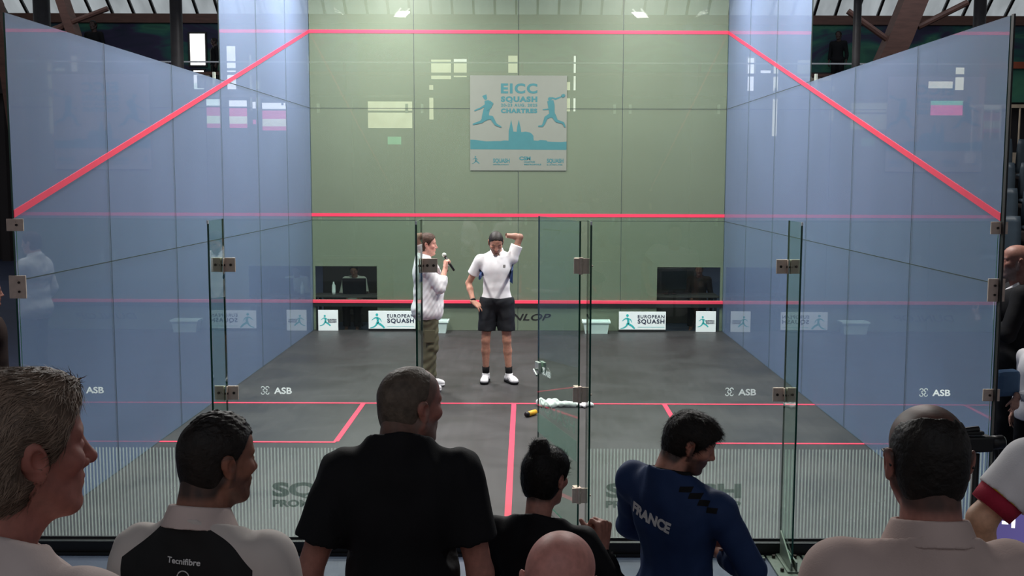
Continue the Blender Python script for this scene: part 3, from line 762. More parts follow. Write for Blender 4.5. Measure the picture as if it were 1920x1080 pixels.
def build_body(fig, root, base, hb=.007, hh=.004, parts=('R', 'L'), colour={}, legs=True, head={}, split=True):
    J = fig.J; hd = fig.H((0, 0, 0)); pts = [J['shR'], J['shL'], J['elR'], J['elL'], J['wrR'], J['wrL'], J['hipR'], J['hipL']]
    if legs: pts += [J['knR'], J['knL'], J['anR'], J['anL']]
    zc = J['neck'][2]+.005
    lo, hi = bounds(pts+[J['neck']+[0, 0, .1]]+([] if split else [hd-.13, hd+.13]), .17)
    if legs: lo[2] = -.01
    A = Field(lo, hi, hb)
    fig.torso_f(A, -.012); 
    for q in ('R', 'L'):
        fig.arm_f(A, q); fig.hand_f(A, q)
        if legs: fig.leg_f(A, q); a = J['an'+q]; fx, fy, _ = fig.foot[q]; fdir = np.array([fx, fy, 0.]); fdir /= np.linalg.norm(fdir); A.cone(a+[0, 0, -.04], a+fdir*.13+[0, 0, -.055], .035, .028, .02)
    fig.head_f(A, **head) if not split else A.cone(J['neck']+[0, -.01, -.03], fig.H((0, -.03, -.07)), .062, .055, .03)
    P, Q = A.mesh(); P = relax(P, Q, 1, .4)
    if split:
        c = Field(hd-.165-np.array([0, 0, .05]), hd+.16, hh); c.F[:] = .06; fig.head_f(c, **head)
        P2, Q2 = c.mesh(); P2 = relax(P2, Q2, 1, .3)
        up = (hd-PIV-fig.ho); cut = lambda P_: P_[:, 2] > zc
        k1 = ~cut(P)[Q].any(1) | ((np.linalg.norm(P[:, :2]-J['neck'][:2], axis=1) > .11)[Q].all(1) & (P[:, 2] < 5)[Q].all(1))
        # arms raised beside the head stay with the body mesh
        k2 = cut(P2)[Q2].any(1) & (np.linalg.norm(P2-hd, axis=1) < .235)[Q2].all(1)
        Q = Q[k1]; Q2 = Q2[k2]; P, Q = np.concatenate([P, P2]), np.concatenate([Q, Q2+len(P)])
        u, inv = np.unique(Q, return_inverse=True); P = P[u]; Q = inv.reshape(Q.shape)
    return np_mesh('body', P, Q, M['skin'], root, skin_colour(fig, P, base, **colour))
def eyes(fig, root):
    for x in (-1, 1):
        m = MB(); n = 16; c = fig.H((x*.031, .0735, .004)); prof = [(.0118*math.sin(PI*i/10)+1e-5, -.0118*math.cos(PI*i/10)) for i in range(11)]
        vs = []; fs = []
        D = fig.R
        for (r, h) in prof: vs += [tuple(c+D@np.array([r*math.cos(2*PI*j/n), h, r*math.sin(2*PI*j/n)])) for j in range(n)]
        for i in range(10):
            for j in range(n): fs.append((i*n+j, i*n+(j+1) % n, (i+1)*n+(j+1) % n, (i+1)*n+j))
        ms = [1 if f[0]//n >= 7 else 0 for f in fs]
        b = MB(); b.v = vs; b.f = fs; b.m = ms; b.build('eye', [M['eye_white'], M['iris']], root, True)
def garment(name, fig, root, mat, h=.008, torso=None, arms=None, legs=None, hem=None, top=None, neck=None, folds=.004, seed=1, clip=None, relaxn=2, forearm=False, extra=None):
    """torso = offset, arms = (sleeve fraction along the whole arm, offset), legs = (end z, offset)"""
    J = fig.J; pts = [J['shR'], J['shL'], J['hipR'], J['hipL'], J['neck']+[0, 0, .08]]
    if arms: pts += [J['elR'], J['elL']]+([J['wrR'], J['wrL']] if arms[0] > .5 else [])
    if legs: pts += [J['knR'], J['knL'], J['anR'], J['anL']]
    lo, hi = bounds(pts, .19)
    if hem is not None: lo[2] = hem-.03
    if torso is None: hi[2] = (top or 1.1)+.04
    if legs: lo[2] = max(-.02, legs[0]-.03)
    F = Field(lo, hi, h)
    if torso is not None:
        fig.torso_f(F, torso)
        if hem is not None and hem < .9:
            F.ell((0, 0, .9), (.17+torso+fig.belly*.5, .12+torso+fig.belly*.5, .16), .05)
    if torso is not None:
        nk = J['neck']; F.cone(nk+[0, -.012, -.05], nk+[0, -.012, .06], .092, .076, .04)
    if arms:
        fr, o = arms
        for q in ('R', 'L'):
            if arms[0] <= .5:
                sh, el = J['sh'+q], J['el'+q]; e = sh+(el-sh)*fr*2; d = (el-sh)/np.linalg.norm(el-sh)
                F.ell(sh+[0, 0, -.012], (.052*fig.arm+o,)*3, .03); F.cone(sh, e, .054*fig.arm+o, .050*fig.arm+o*1.3, .02)
                # crisp open cuff
                X, Y, Z = F.XYZ(); pl = (X-e[0])*d[0]+(Y-e[1])*d[1]+(Z-e[2])*d[2]
                near = (np.sqrt((X-e[0])**2+(Y-e[1])**2+(Z-e[2])**2) < .10)
                F.F = np.where(near & (pl > -.0), np.maximum(F.F, pl), F.F).astype(np.float32)
                F.cone(e-d*.02, e+d*.06, .047*fig.arm+o*.6, .047*fig.arm+o*.6, 0, 's')
            else:
                fig.arm_f(F, q, o); wr, el = J['wr'+q], J['el'+q]; e = el+(wr-el)*(fr-.5)*2; d = (wr-el)/np.linalg.norm(wr-el)
                X, Y, Z = F.XYZ(); pl = (X-e[0])*d[0]+(Y-e[1])*d[1]+(Z-e[2])*d[2]
                near = (np.sqrt((X-e[0])**2+(Y-e[1])**2+(Z-e[2])**2) < .13)
                F.F = np.where(near & (pl > 0), np.maximum(F.F, pl), F.F).astype(np.float32)
                F.cone(e-d*.015, e+d*.05, .031*fig.arm+o*.5, .031*fig.arm+o*.5, 0, 's')
    if legs:
        F.ell((0, 0, .945), (.163+legs[1]+fig.belly*.3, .112+legs[1]+fig.belly*.4, .13+legs[1]), .03)
        for q in ('R', 'L'):
            if len(legs) > 2:
                hp, kn = J['hip'+q], J['kn'+q]; F.cone(hp, kn, .092*fig.leg+legs[1], legs[2], .03)
            else:
                hp, kn, an = J['hip'+q], J['kn'+q], J['an'+q]; o = legs[1]
                F.cone(hp, kn, .090*fig.leg+o, .062*fig.leg+o, .03); F.cone(kn, an, .062*fig.leg+o, .052*fig.leg+o, .03)
        F.plane((0, 0, legs[0]), (0, 0, -1))
        F.plane((0, 0, top), (0, 0, 1))
    if extra: extra(F)
    if hem is not None: F.plane((0, 0, hem), (0, 0, -1))
    if neck:
        r, up = neck; nk = J['neck']; X, Y, Z = F.XYZ(); x = X-nk[0]; y = Y-nk[1]; z = Z-nk[2]
        pl = (z+y*.42-up)/1.08; near = np.sqrt(x*x+y*y) < .125
        F.F = np.where(near, np.maximum(F.F, pl), F.F).astype(np.float32)
        F.F = np.maximum(F.F, -np.maximum(np.sqrt(x*x+(y*.95)**2)-r+.002, -(pl+.012))).astype(np.float32)
    if folds:
        X, Y, Z = F.XYZ(); rs = np.random.RandomState(seed); acc = 0
        for i in range(5):
            d = rs.normal(size=3); d[2] *= .55; f = rs.uniform(18, 55); e = rs.normal(size=3)*9
            acc = acc+np.sin((X*d[0]+Y*d[1]+Z*d[2])*f+2.2*np.sin(X*e[0]+Y*e[1]+Z*e[2]+i)+rs.rand()*6)/(1+.25*i)
        F.F = (F.F+folds*.45*acc).astype(np.float32)
    P, Q = F.mesh(); P = relax(P, Q, relaxn, .5)
    return np_mesh(name, P, Q, mat, root)
def hair_cap(fig, root, mat, t=.010, line=.02, slope=.62, nape=-.088, bumps=.002, freq=120, h=.004, extra=None, back=0, name='hair', top=0, strands=0, slen=.03, swid=.0012, comb=(0, -1, -.3), smat=None, lift=.35, seed=5, side=0, rnd=.35):
    hd = fig.H((0, 0, 0)); F = Field(hd-.17, hd+.17, h); R = fig.R; H = fig.H
    F.ell(H((0, -.014, .030)), (.0745+t+side, .094+t+back, .086+t+top), 0, R=R); F.ell(H((0, .018, .045)), (.068+t, .070+t, .064+t+top*.8), .02, R=R)
    F.ell(H((0, -.045, -.03)), (.060+t, .050+t, .062+t), .03, R=R)
    if extra: extra(F, fig)
    X, Y, Z = F.XYZ(); G = np.stack(np.broadcast_arrays(X, Y, Z), -1).reshape(-1, 3); L = fig.Hinv(G)
    nz = fnoise(L, freq, 11)
    lim = (L[:, 1]-(line+slope*L[:, 2]+.004*np.sin(L[:, 0]*160)))/math.hypot(1, slope)
    lim = np.maximum(lim, nape-L[:, 2])
    ear = .9-np.sqrt(((np.abs(L[:, 0])-.082)/.020)**2+((L[:, 1]+.010)/.027)**2+((L[:, 2]+.004)/.036)**2); lim = np.maximum(lim, ear*.02)
    inner = np.sqrt((L[:, 0]/.070)**2+((L[:, 1]+.014)/.088)**2+((L[:, 2]-.03)/.080)**2)
    A = F.F.reshape(-1)+bumps*nz; A = np.maximum(A, lim); F.F = A.reshape(F.F.shape).astype(np.float32)
    P, Q = F.mesh(); P = relax(P, Q, 1, .4); 
    o = np_mesh(name, P, Q, mat, root)
    if strands:
        me = o.data; rs = np.random.RandomState(seed); nv = len(me.vertices)
        co = np.empty(nv*3); me.vertices.foreach_get('co', co); co = co.reshape(-1, 3); no = np.empty(nv*3); me.vertices.foreach_get('normal', no); no = no.reshape(-1, 3)
        Lc = fig.Hinv(co); outer = np.where(((co-hd)*no).sum(1) > .02)[0]
        pk = rs.choice(outer, strands); p = co[pk]+rs.normal(size=(strands, 3))*.0015; nn = no[pk]; Lp = fig.Hinv(p)
        cb = comb(Lp) if callable(comb) else np.tile(np.array(comb, float), (strands, 1))
        cb = cb@fig.R.T; cb += rs.normal(size=cb.shape)*rnd; cb -= nn*(cb*nn).sum(1)[:, None]; cb /= np.linalg.norm(cb, axis=1)[:, None]+1e-9
        ln = slen*rs.uniform(.6, 1.3, strands)[:, None]; V = []; 
        sd = np.cross(cb, nn)*swid
        curl = rs.normal(size=(strands, 1))*.35
        p0 = p-nn*.002; p1 = p+cb*ln*.45+nn*ln*lift*.6+sd/swid*curl*ln*.2; p2 = p+cb*ln+nn*ln*lift*.7+sd/swid*curl*ln*.6-np.array([0, 0, .0])
        V = np.stack([p0-sd, p0+sd, p1+sd*.8, p1-sd*.8, p2], 1).reshape(-1, 3)
        b = np.arange(strands)[:, None]*5; T3 = np.concatenate([b+[0, 1, 2], b+[0, 2, 3], b+[3, 2, 4]]); 
        np_mesh('hair_strands', V, T3, smat or mat, o)
    return o
def collar(fig, root, mat, r0=.066, r1=.075, z0=.02, z1=.062, tilt=.28, h=.004, th=.0035, open_front=True, name='collar'):
    nk = fig.J['neck']; F = Field(nk+[-.14, -.15, -.06], nk+[.14, .16, .16], h); X, Y, Z = F.XYZ(); x = X-nk[0]; y = Y-nk[1]-.006; z = Z-nk[2]
    zz = z+y*tilt; t = np.clip((zz-z0)/(z1-z0), 0, 1); rr = np.sqrt(x*x+(y*.93)**2)
    for (ra, rb, lo_, hi_) in ((r1+.004, r0, z0, z1), (r1+.012, r0+.004, z0-.006, z1)):
        t = np.clip((zz-lo_)/(hi_-lo_), 0, 1); d = np.abs(rr-(ra+(rb-ra)*t))-th; d = np.maximum(d, np.maximum(lo_-zz, zz-hi_))
        if open_front: d = np.maximum(d, .022+(hi_-zz)*.35-np.where(y > 0, np.abs(x), 9))
        F.F = np.minimum(F.F, d.astype(np.float32))
    P, Q = F.mesh(); P = relax(P, Q, 1, .5); return np_mesh(name, P, Q, mat, root)
def shoe(fig, q, root, mats, h=.006, name='shoe', up=.0):
    a = fig.J['an'+q]; fx, fy, _ = fig.foot[q]; d = np.array([fx, fy, 0.]); d /= np.linalg.norm(d); s = np.array([d[1], -d[0], 0])
    F = Field(a+[-.22, -.22, -.1], a+[.22, .22, .09], h); b = np.array([a[0], a[1], 0.])
    F.cone(b+d*-.035+[0, 0, .05], b+d*.10+[0, 0, .048], .040, .042, .02); F.ell(b+d*.145+[0, 0, .038], (.045, .045, .034), .03); F.cone(b+[0, 0, .06], b+[0, 0, .10], .042, .044, .02)
    F.cone(b+[0, 0, .11], b+[0, 0, .16], .034, .034, 0, 's'); F.plane((0, 0, .105), (0, 0, 1)); F.plane((0, 0, .018), (0, 0, -1))
    P, Q = F.mesh(); P = relax(P, Q, 1, .4); o = np_mesh(name, P, Q, mats[0], root)
    G = Field(a+[-.22, -.22, -.1], a+[.22, .22, .0], h); G.cone(b+d*-.035+[0, 0, .02], b+d*.10+[0, 0, .02], .046, .047, .0); G.ell(b+d*.14+[0, 0, .02], (.050, .050, .03), .02)
    G.plane((0, 0, .026), (0, 0, 1)); G.plane((0, 0, .002), (0, 0, -1)); P, Q = G.mesh(); np_mesh('sole', P, Q, mats[1], o)
    if len(mats) > 2:
        l = MB()
        for k in range(4):
            c = b+d*(.055+.022*k)+[0, 0, .093-.005*k]; l.tube([c-s*.026-[0, 0, .010], c+[0, 0, .003], c+s*.026-[0, 0, .010]], .0035, 6)
        l.build('laces', mats[2], o)
        for sg in (-1, 1):
            st = MB()
            for k in range(2):
                c = b+d*(.03+.03*k)+s*sg*.042+[0, 0, .035]; st.tube([c, c+d*.03+[0, 0, .03]-s*sg*.006], .004, 6)
            st.build('side_stripe', mats[3], o)
    return o
def person(loc, yaw, scale, label, group=None):
    t = empty('person', loc, math.radians(yaw), label, 'person', group); t.scale = (scale,)*3; return t
def place(root, fig, T, floor, scale=None):
    """stand the figure on its floor with the head centre at T"""
    h = fig.H((0, 0, 0)); s = scale or (T[2]-floor)/h[2]; root.scale = (s,)*3; a = root.rotation_euler.z
    root.location = (T[0]-s*(h[0]*math.cos(a)-h[1]*math.sin(a)), T[1]-s*(h[0]*math.sin(a)+h[1]*math.cos(a)), T[2]-s*h[2])
def on_surface(me, target, ray, offset=.002):
    """press flat lettering on a garment along a direction in the figure's frame"""
    from mathutils.bvhtree import BVHTree
    tm = target.data; bv = BVHTree.FromPolygons([v.co.copy() for v in tm.vertices], [tuple(p.vertices) for p in tm.polygons]); r = Vector(ray).normalized()
    for v in me.vertices:
        hit = bv.ray_cast(v.co-r*.6, r)
        if hit[0] is not None: v.co = hit[0]-r*offset
def garment_text(txt, root, target, mat, centre, right, up, width, size, ray, off=.002, name='lettering', bend=0, rows=None):
    me = text_mesh(txt, 1.0, 0, off/size); bm = bmesh.new(); bm.from_mesh(me)
    bmesh.ops.triangulate(bm, faces=bm.faces)
    for _ in range(2): bmesh.ops.subdivide_edges(bm, edges=[e for e in bm.edges if e.calc_length() > .12], cuts=1)
    bmesh.ops.triangulate(bm, faces=bm.faces); bm.to_mesh(me); bm.free()
    xs = [v.co.x for v in me.vertices]; x0, x1 = min(xs), max(xs); r = Vector(right).normalized(); u = Vector(up).normalized(); c = Vector(centre)
    for v in me.vertices:
        a = (v.co.x-(x0+x1)/2)/(x1-x0)*width; b = (v.co.y-.35)*size; v.co = c+r*a+u*(b-bend*a*a)
    on_surface(me, target, ray, .004); return link_mesh(name, me, mat, target)
def glasses(fig, root, mat):
    g = MB(); R = fig.R
    for x in (-1, 1):
        g.tube([fig.H((x*.031+.022*math.cos(a), .098, .004+.017*math.sin(a))) for a in [2*PI*k/16 for k in range(17)]], .0016, 6)
        g.tube([fig.H((x*.054, .096, .010)), fig.H((x*.078, .06, .012)), fig.H((x*.083, -.01, .014)), fig.H((x*.080, -.035, -.004))], .0022, 6)
    g.tube([fig.H((-.009, .100, .008)), fig.H((.009, .100, .008))], .0016, 6)
    return g.build('glasses', mat, root, True)
# ------------------------------------------------------------------ cloth and hair colours
K = {}
K['white'] = cloth('white_cotton', lin((226, 224, 226))); K['white2'] = cloth('offwhite_cotton', lin((210, 192, 186))); K['whitepolo'] = cloth('grey_white_pique', lin((200, 176, 168)))
K['black'] = cloth('black_cotton', lin((24, 24, 27)), .8); K['black2'] = cloth('black_jersey', lin((20, 20, 24)), .7)
K['olive'] = cloth('olive_twill', lin((92, 90, 72))); K['shorts'] = cloth('black_shorts', lin((34, 36, 40)), .6); K['navy'] = cloth('navy_jersey', lin((38, 58, 98)), .7)
K['denim'] = cloth('dark_denim', lin((36, 42, 58))); K['sock'] = cloth('black_sock', lin((22, 22, 24))); K['greyshirt'] = cloth('grey_shirt', lin((120, 118, 116)))
K['greyl'] = cloth('light_grey_shirt', lin((185, 182, 178))); K['red'] = cloth('crimson_cuff', lin((160, 40, 62))); K['yellow'] = cloth('yellow_band', lin((220, 190, 50))); K['darkbrown'] = cloth('dark_brown_cloth', lin((50, 38, 34)))
K['jean'] = cloth('blue_denim', lin((80, 105, 135)))
HR = {}
HR['grey'] = vc_hair('grey_wavy_hair', lin((104, 86, 74))); HR['greyl'] = vc_hair('light_grey_hair', lin((134, 112, 96))); HR['dark'] = vc_hair('dark_hair', lin((30, 24, 21))); HR['brown'] = vc_hair('brown_hair', lin((70, 48, 38)))
HR['black'] = vc_hair('black_hair', lin((24, 20, 19))); HR['buzz'] = vc_hair('grey_buzz', lin((92, 80, 70)))
# ---- player on court, facing the camera, one hand behind his head
def player():
    s = 1.80/1.75
    r = person((-.215, 5.49, 0), 180, s, 'bearded player in white shirt and black shorts, hand behind his head', None)
    f = Figure(head=(8, 33, 0), headoff=(.02, .03, 0), w=.98, arm=.88, leg=.88,
               shR=(.185, -.01, 1.40), shL=(-.175, -.01, 1.425), elR=(.325, -.10, 1.125), wrR=(.262, .04, .925), handR=dict(d=(-.75, .35, -.45), n=(-.35, -.2, -.8), curl=.25, spread=.3),
               elL=(-.262, -.02, 1.66), wrL=(-.075, -.075, 1.675), handL=dict(d=(1, -.1, -.05), n=(.1, .9, 0), curl=.35),
               hipR=(.095, 0, .90), hipL=(-.10, 0, .90), knR=(.125, .03, .49), knL=(-.115, .03, .49), anR=(.125, -.02, .095), anL=(-.14, -.01, .095), footR=(.10, 1, 0), footL=(-.45, .9, 0))
    build_body(f, r, (190, 138, 116), .006, .0045, colour=dict(beard=.6, bc=(60, 42, 36), scalp=.5, hair=(40, 32, 30)), head=dict(jaw=1))
    hair_cap(f, r, HR['dark'], t=.006, line=.012, slope=.75, h=.005, bumps=.001, top=.004)
    sh = garment('shirt', f, r, K['white'], .0065, torso=.014, arms=(.30, .018), hem=.905, neck=(.062, .03), folds=.002, seed=4, relaxn=2)
    collar(f, r, K['white'], h=.005, r0=.062, r1=.07, z0=.03, z1=.065, tilt=.5)
    garment('shorts', f, r, K['shorts'], .0065, legs=(.60, .024, .098), top=.985, folds=.004, seed=2)
    # navy side gussets
    for sg in (-1, 1):
        pts = [(sg*.19, 1.36), (sg*.155, 1.30), (sg*.145, 1.20), (sg*.185, 1.17)] if sg < 0 else [(sg*.20, 1.30), (sg*.15, 1.26), (sg*.145, 1.23), (sg*.185, 1.21)]
        me = bpy.data.meshes.new('side_panel'); bm = bmesh.new(); vs = [bm.verts.new((x, .4, z)) for x, z in pts]; bm.faces.new(vs); bmesh.ops.subdivide_edges(bm, edges=bm.edges, cuts=5, use_grid_fill=True); bm.to_mesh(me); bm.free()
        on_surface(me, sh, (0, -1, 0), .003); link_mesh('side_panel', me, K['navy'], sh)
    # chest emblem
    me = bpy.data.meshes.new('chest_emblem'); bm = bmesh.new(); bm.faces.new([bm.verts.new((x, .4, z)) for x, z in ((-.10, 1.325), (-.075, 1.325), (-.075, 1.355), (-.10, 1.355))]); bmesh.ops.subdivide_edges(bm, edges=bm.edges, cuts=3, use_grid_fill=True); bm.to_mesh(me); bm.free()
    on_surface(me, sh, (0, -1, 0), .003); link_mesh('chest_emblem', me, K['greyshirt'], sh)
    for q in ('R', 'L'):
        a = f.J['an'+q]; kn = f.J['kn'+q]; u = (kn-a)/np.linalg.norm(kn-a)
        MB().tube([a+[0, 0, -.03], a+u*.03, a+u*.085], .036, 16, r1=.043).build('sock', K['sock'], r, True)
        shoe(f, q, r, [K['white'], K['black'], K['white'], K['black']])
    w = f.J['wrR']; d = (f.J['elR']-w); d /= np.linalg.norm(d); MB().tube([w+d*.015, w+d*.035], .032, 16).build('wristband', K['black'], r, True)
    return f
player()
# ---- commentator with microphone, in profile facing right
def commentator():
    s = 1.76/1.75
    r = person((-.985, 5.06, 0), -78, s, 'commentator in loose white shirt and olive trousers speaking into a microphone', None)
    f = Figure(head=(-6, 2, 0), belly=.035, w=1.08, arm=.95, shR=(.165, -.02, 1.40), shL=(-.185, -.02, 1.40), elR=(.21, .115, 1.165), wrR=(.135, .185, 1.372), elL=(-.25, -.06, 1.12), wrL=(-.24, .10, .95),
               handR=dict(d=(-.15, .12, 1), n=(-.35, 1, 0), curl=.95, thumb=1.0), footR=(.1, 1, 0), footL=(-.3, 1, 0), knL=(-.10, .03, .5), anL=(-.12, .03, .09), anR=(.11, -.05, .09))
    # microphone hand: fingers wrap the handle
    build_body(f, r, (214, 158, 140), .006, .0045, colour=dict(bc=(90, 60, 45), rosy=.5), head=dict(nose=1.0, jaw=1.05))
    hair_cap(f, r, HR['brown'], t=.010, line=.018, slope=.70, h=.005, top=.006, strands=1500, slen=.02, comb=(0, 1, .3))
    eyes(f, r)
    garment('shirt', f, r, K['white'], .0065, torso=.036, arms=(.80, .026), hem=.80, neck=(.062, .035), folds=.006, seed=9, relaxn=1)
    collar(f, r, K['white'], h=.005, r0=.060, r1=.07, z0=.035, z1=.075)
    garment('trousers', f, r, K['olive'], .007, legs=(.05, .022), top=.96, folds=.008, seed=5)
    for q in ('R', 'L'): shoe(f, q, r, [K['white'], K['white']])
    # cargo pocket
    MB().box(.185, .20, -.06, .06, .56, .70).build('cargo_pocket', K['olive'], r, bevel=.004)
    c = f.J['wrR']; MB().tube([c+[-.018, .0, -.012], c+[-.012, .01, -.002]], .036, 14).build('wristband', K['black'], r, True)
    return r, f
cr, cf = commentator()
# microphone: own thing, held
w = cf.J['wrR']
def to_world(root, p): return Matrix.LocRotScale(root.location, root.rotation_euler, root.scale) @ Vector(p)
mc = to_world(cr, (w[0]-.030, w[1]+.035, w[2]+.085))
mic = empty('microphone', mc, math.radians(-78), 'black handheld microphone with silver ball head held by the commentator', 'microphone')
ax = Vector((-.25, -.45, .75)).normalized()
MB().tube([-ax*.13, ax*.06], .012, 14, r1=.017).build('handle', M['black'], mic, True)
hm = MB(); hm.lathe((0, 0, 0), [(.001, -.026), (.016, -.02), (.025, -.004), (.026, .004), (.020, .018), (.001, .026)], 16); hm = hm.build('mesh_head', M['steel_l'], mic, True); hm.location = ax*.080
# ---- spectators, front row
def spec3():
    r = person((-.285, -3.45, -.1), 0, 1.80/1.75, 'heavy man in black t-shirt with cropped grey hair, seen from behind', None)
    f = Figure(head=(-46, 3, 0), headoff=(.0, .03, -.02), belly=.02, w=.98, arm=1.0, neck=(0, -.04, 1.495), shR=(.168, -.02, 1.425), shL=(-.168, -.02, 1.425), elR=(.235, -.05, 1.13), elL=(-.270, -.06, 1.13), wrR=(.25, .05, .89), wrL=(-.255, .04, .89), leg=1.1)
    place(r, f, (-.250, -3.55, 1.664), -.1)
    build_body(f, r, (168, 112, 98), .007, .0035, colour=dict(scalp=.82, hair=(98, 82, 72), bald=.088, beard=.6, bc=(120, 108, 100), rosy=.4), head=dict(jaw=1.1))
    hair_cap(f, r, HR['buzz'], t=.003, line=-.012, slope=.42, h=.004, bumps=.0008, name='hair')
    eyes(f, r)
    garment('t_shirt', f, r, K['black'], .007, torso=.02, arms=(.34, .020), hem=.86, neck=(.066, .04), folds=.004, seed=3)
    garment('trousers', f, r, K['denim'], .01, legs=(.05, .02), top=.93, folds=.004, seed=5)
    for q in 'RL': shoe(f, q, r, [K['black'], K['white']], .01)
spec3()
def spec2():
    r = person((-.735, -4.24, .15), -14, 1.66/1.75, 'young man with short dark curls in white polo with black back panel', None)
    f = Figure(head=(-31, 4, 0), headoff=(.0, .03, 0), w=1.04, arm=1.0, shR=(.185, -.02, 1.395), shL=(-.185, -.02, 1.385))
    place(r, f, (-.640, -4.38, 1.706), .15)
    build_body(f, r, (150, 100, 80), .008, .0035, colour=dict(scalp=.9, hair=(30, 24, 22), beard=.55, bc=(34, 28, 26)), head=dict(jaw=1.05))
    def comb(L): return np.stack([L[:, 0]*0, L[:, 1]*0+.2, L[:, 2]*0], 1)
    hair_cap(f, r, HR['dark'], t=.004, line=.008, slope=.68, h=.0035, bumps=.0008, nape=-.075)
    hd = f.H((0, 0, 0))
    def up(F, g):
        pass
    # fuller curls on top
    F = Field(hd-.17, hd+.17, .0035); F.ell(f.H((0, -.002, .052)), (.073, .092, .078), 0, R=f.R); L = f.Hinv(np.stack(np.broadcast_arrays(*F.XYZ()), -1).reshape(-1, 3))
    A = F.F.reshape(-1)+.0035*fnoise(L, 190, 4); A = np.maximum(A, .072-.10*L[:, 1]-L[:, 2]); A = np.maximum(A, L[:, 1]-.085); F.F = A.reshape(F.F.shape).astype(np.float32)
    P, Q = F.mesh(); o = np_mesh('curls', P, Q, HR['dark'], r)
    eyes(f, r)
    # polo: black panel in the cloth pattern
    m, nt, out = nmat('white_polo_black_panel'); p = N(nt, 'ShaderNodeBsdfPrincipled'); nt.links.new(p.outputs[0], out.inputs[0]); p.inputs['Roughness'].default_value = .8
    tc = N(nt, 'ShaderNodeTexCoord'); sp = N(nt, 'ShaderNodeSeparateXYZ'); nt.links.new(tc.outputs['Object'], sp.inputs[0])
    def mth(op, a, b):
        n = N(nt, 'ShaderNodeMath', operation=op)
        for i, v in enumerate((a, b)):
            if v is None: continue
            if isinstance(v, (int, float)): n.inputs[i].default_value = v
            else: nt.links.new(v, n.inputs[i])
        return n.outputs[0]
    X, Y, Z = sp.outputs[0], sp.outputs[1], sp.outputs[2]; ax_ = mth('ABSOLUTE', X, None)
    # panel edge: narrow under the collar, swinging out across the shoulder blades then down
    zt = mth('SUBTRACT', 1.50, mth('MULTIPLY', mth('MAXIMUM', mth('SUBTRACT', ax_, .055), 0), .55))
    wd = mth('ADD', .060, mth('MULTIPLY', mth('SUBTRACT', 1.50, Z), 1.25)); wd = mth('MINIMUM', wd, .185)
    msk = mth('MULTIPLY', mth('MULTIPLY', mth('LESS_THAN', ax_, wd), mth('LESS_THAN', Z, zt)), mth('LESS_THAN', Y, .0))
    mx = N(nt, 'ShaderNodeMix', data_type='RGBA'); nt.links.new(msk, mx.inputs[0]); mx.inputs[6].default_value = (*lin((205, 196, 190)), 1); mx.inputs[7].default_value = (*lin((18, 18, 20)), 1); nt.links.new(mx.outputs[2], p.inputs['Base Color'])
    sh = garment('polo_shirt', f, r, m, .006, torso=.018, arms=(.42, .024), hem=.86, neck=(.066, .03), folds=.0055, seed=12)
    collar(f, r, K['white2'], h=.004, r0=.066, r1=.082, z0=.018, z1=.072, tilt=.30, th=.004)
    garment_text('Tecnifibre', r, sh, M['logo_solid'], (.012, -.1, 1.418), (1, 0, -.05), (0, 0, 1), .088, .020, (0, 1, 0), .0005, 'brand_lettering')
    ring = MB(); ring.tube([(.012+.016*math.cos(a), -.3, 1.378+.016*math.sin(a)) for a in [2*PI*k/20 for k in range(21)]], .0016, 5); ring = ring.build('round_emblem', M['logo_solid'], sh); on_surface(ring.data, sh, (0, 1, 0), .002)
    garment('trousers', f, r, K['denim'], .012, legs=(.05, .02), top=.93, folds=.004, seed=5)
    for q in 'RL': shoe(f, q, r, [K['white'], K['white']], .01)
M['logo_solid'] = pmat('pale_print', lin((215, 215, 215)), .6, var=.03)
spec2()
def spec1():
    r = person((-.79, -5.18, .15), -30, 1.93/1.75, 'elderly man with wavy grey hair in pale shirt, nearest the left edge', None)
    f = Figure(head=(-14, 0, 0), w=1.08, arm=1.05, belly=.02, neck=(0, -.035, 1.480), shR=(.195, -.02, 1.405), shL=(-.195, -.02, 1.40), headoff=(0, .02, 0))
    place(r, f, (-.758, -5.15, 1.928), .15)
    build_body(f, r, (176, 112, 98), .007, .003, colour=dict(bc=(120, 95, 80), rosy=.45, lips=(.95, .6, .62)), head=dict(nose=1.05, ears=1.15, jaw=1.0))
    eyes(f, r)
    def bulk(F, g):
        F.ell(g.H((0, .045, .085)), (.060, .052, .035), .02, R=g.R); F.ell(g.H((0, -.06, -.02)), (.074, .055, .08), .03, R=g.R)
    def comb(L): return np.stack([np.sign(L[:, 0])*.15, -.9+.5*np.sin(L[:, 2]*70+L[:, 0]*30), -.45+.5*np.cos(L[:, 1]*60)], 1)
    hair_cap(f, r, HR['grey'], t=.013, line=.026, slope=.62, h=.0035, bumps=.0035, freq=75, nape=-.118, extra=bulk, top=.006, strands=9000, slen=.030, swid=.0009, comb=comb, smat=HR['greyl'], lift=.02, rnd=.12)
    garment('t_shirt', f, r, K['white2'], .007, torso=.018, arms=(.42, .024), hem=.86, neck=(.070, .035), folds=.005, seed=31)
    garment('trousers', f, r, K['denim'], .012, legs=(.05, .02), top=.93, folds=.004, seed=5)
    for q in 'RL': shoe(f, q, r, [K['black'], K['black']], .01)
spec1()
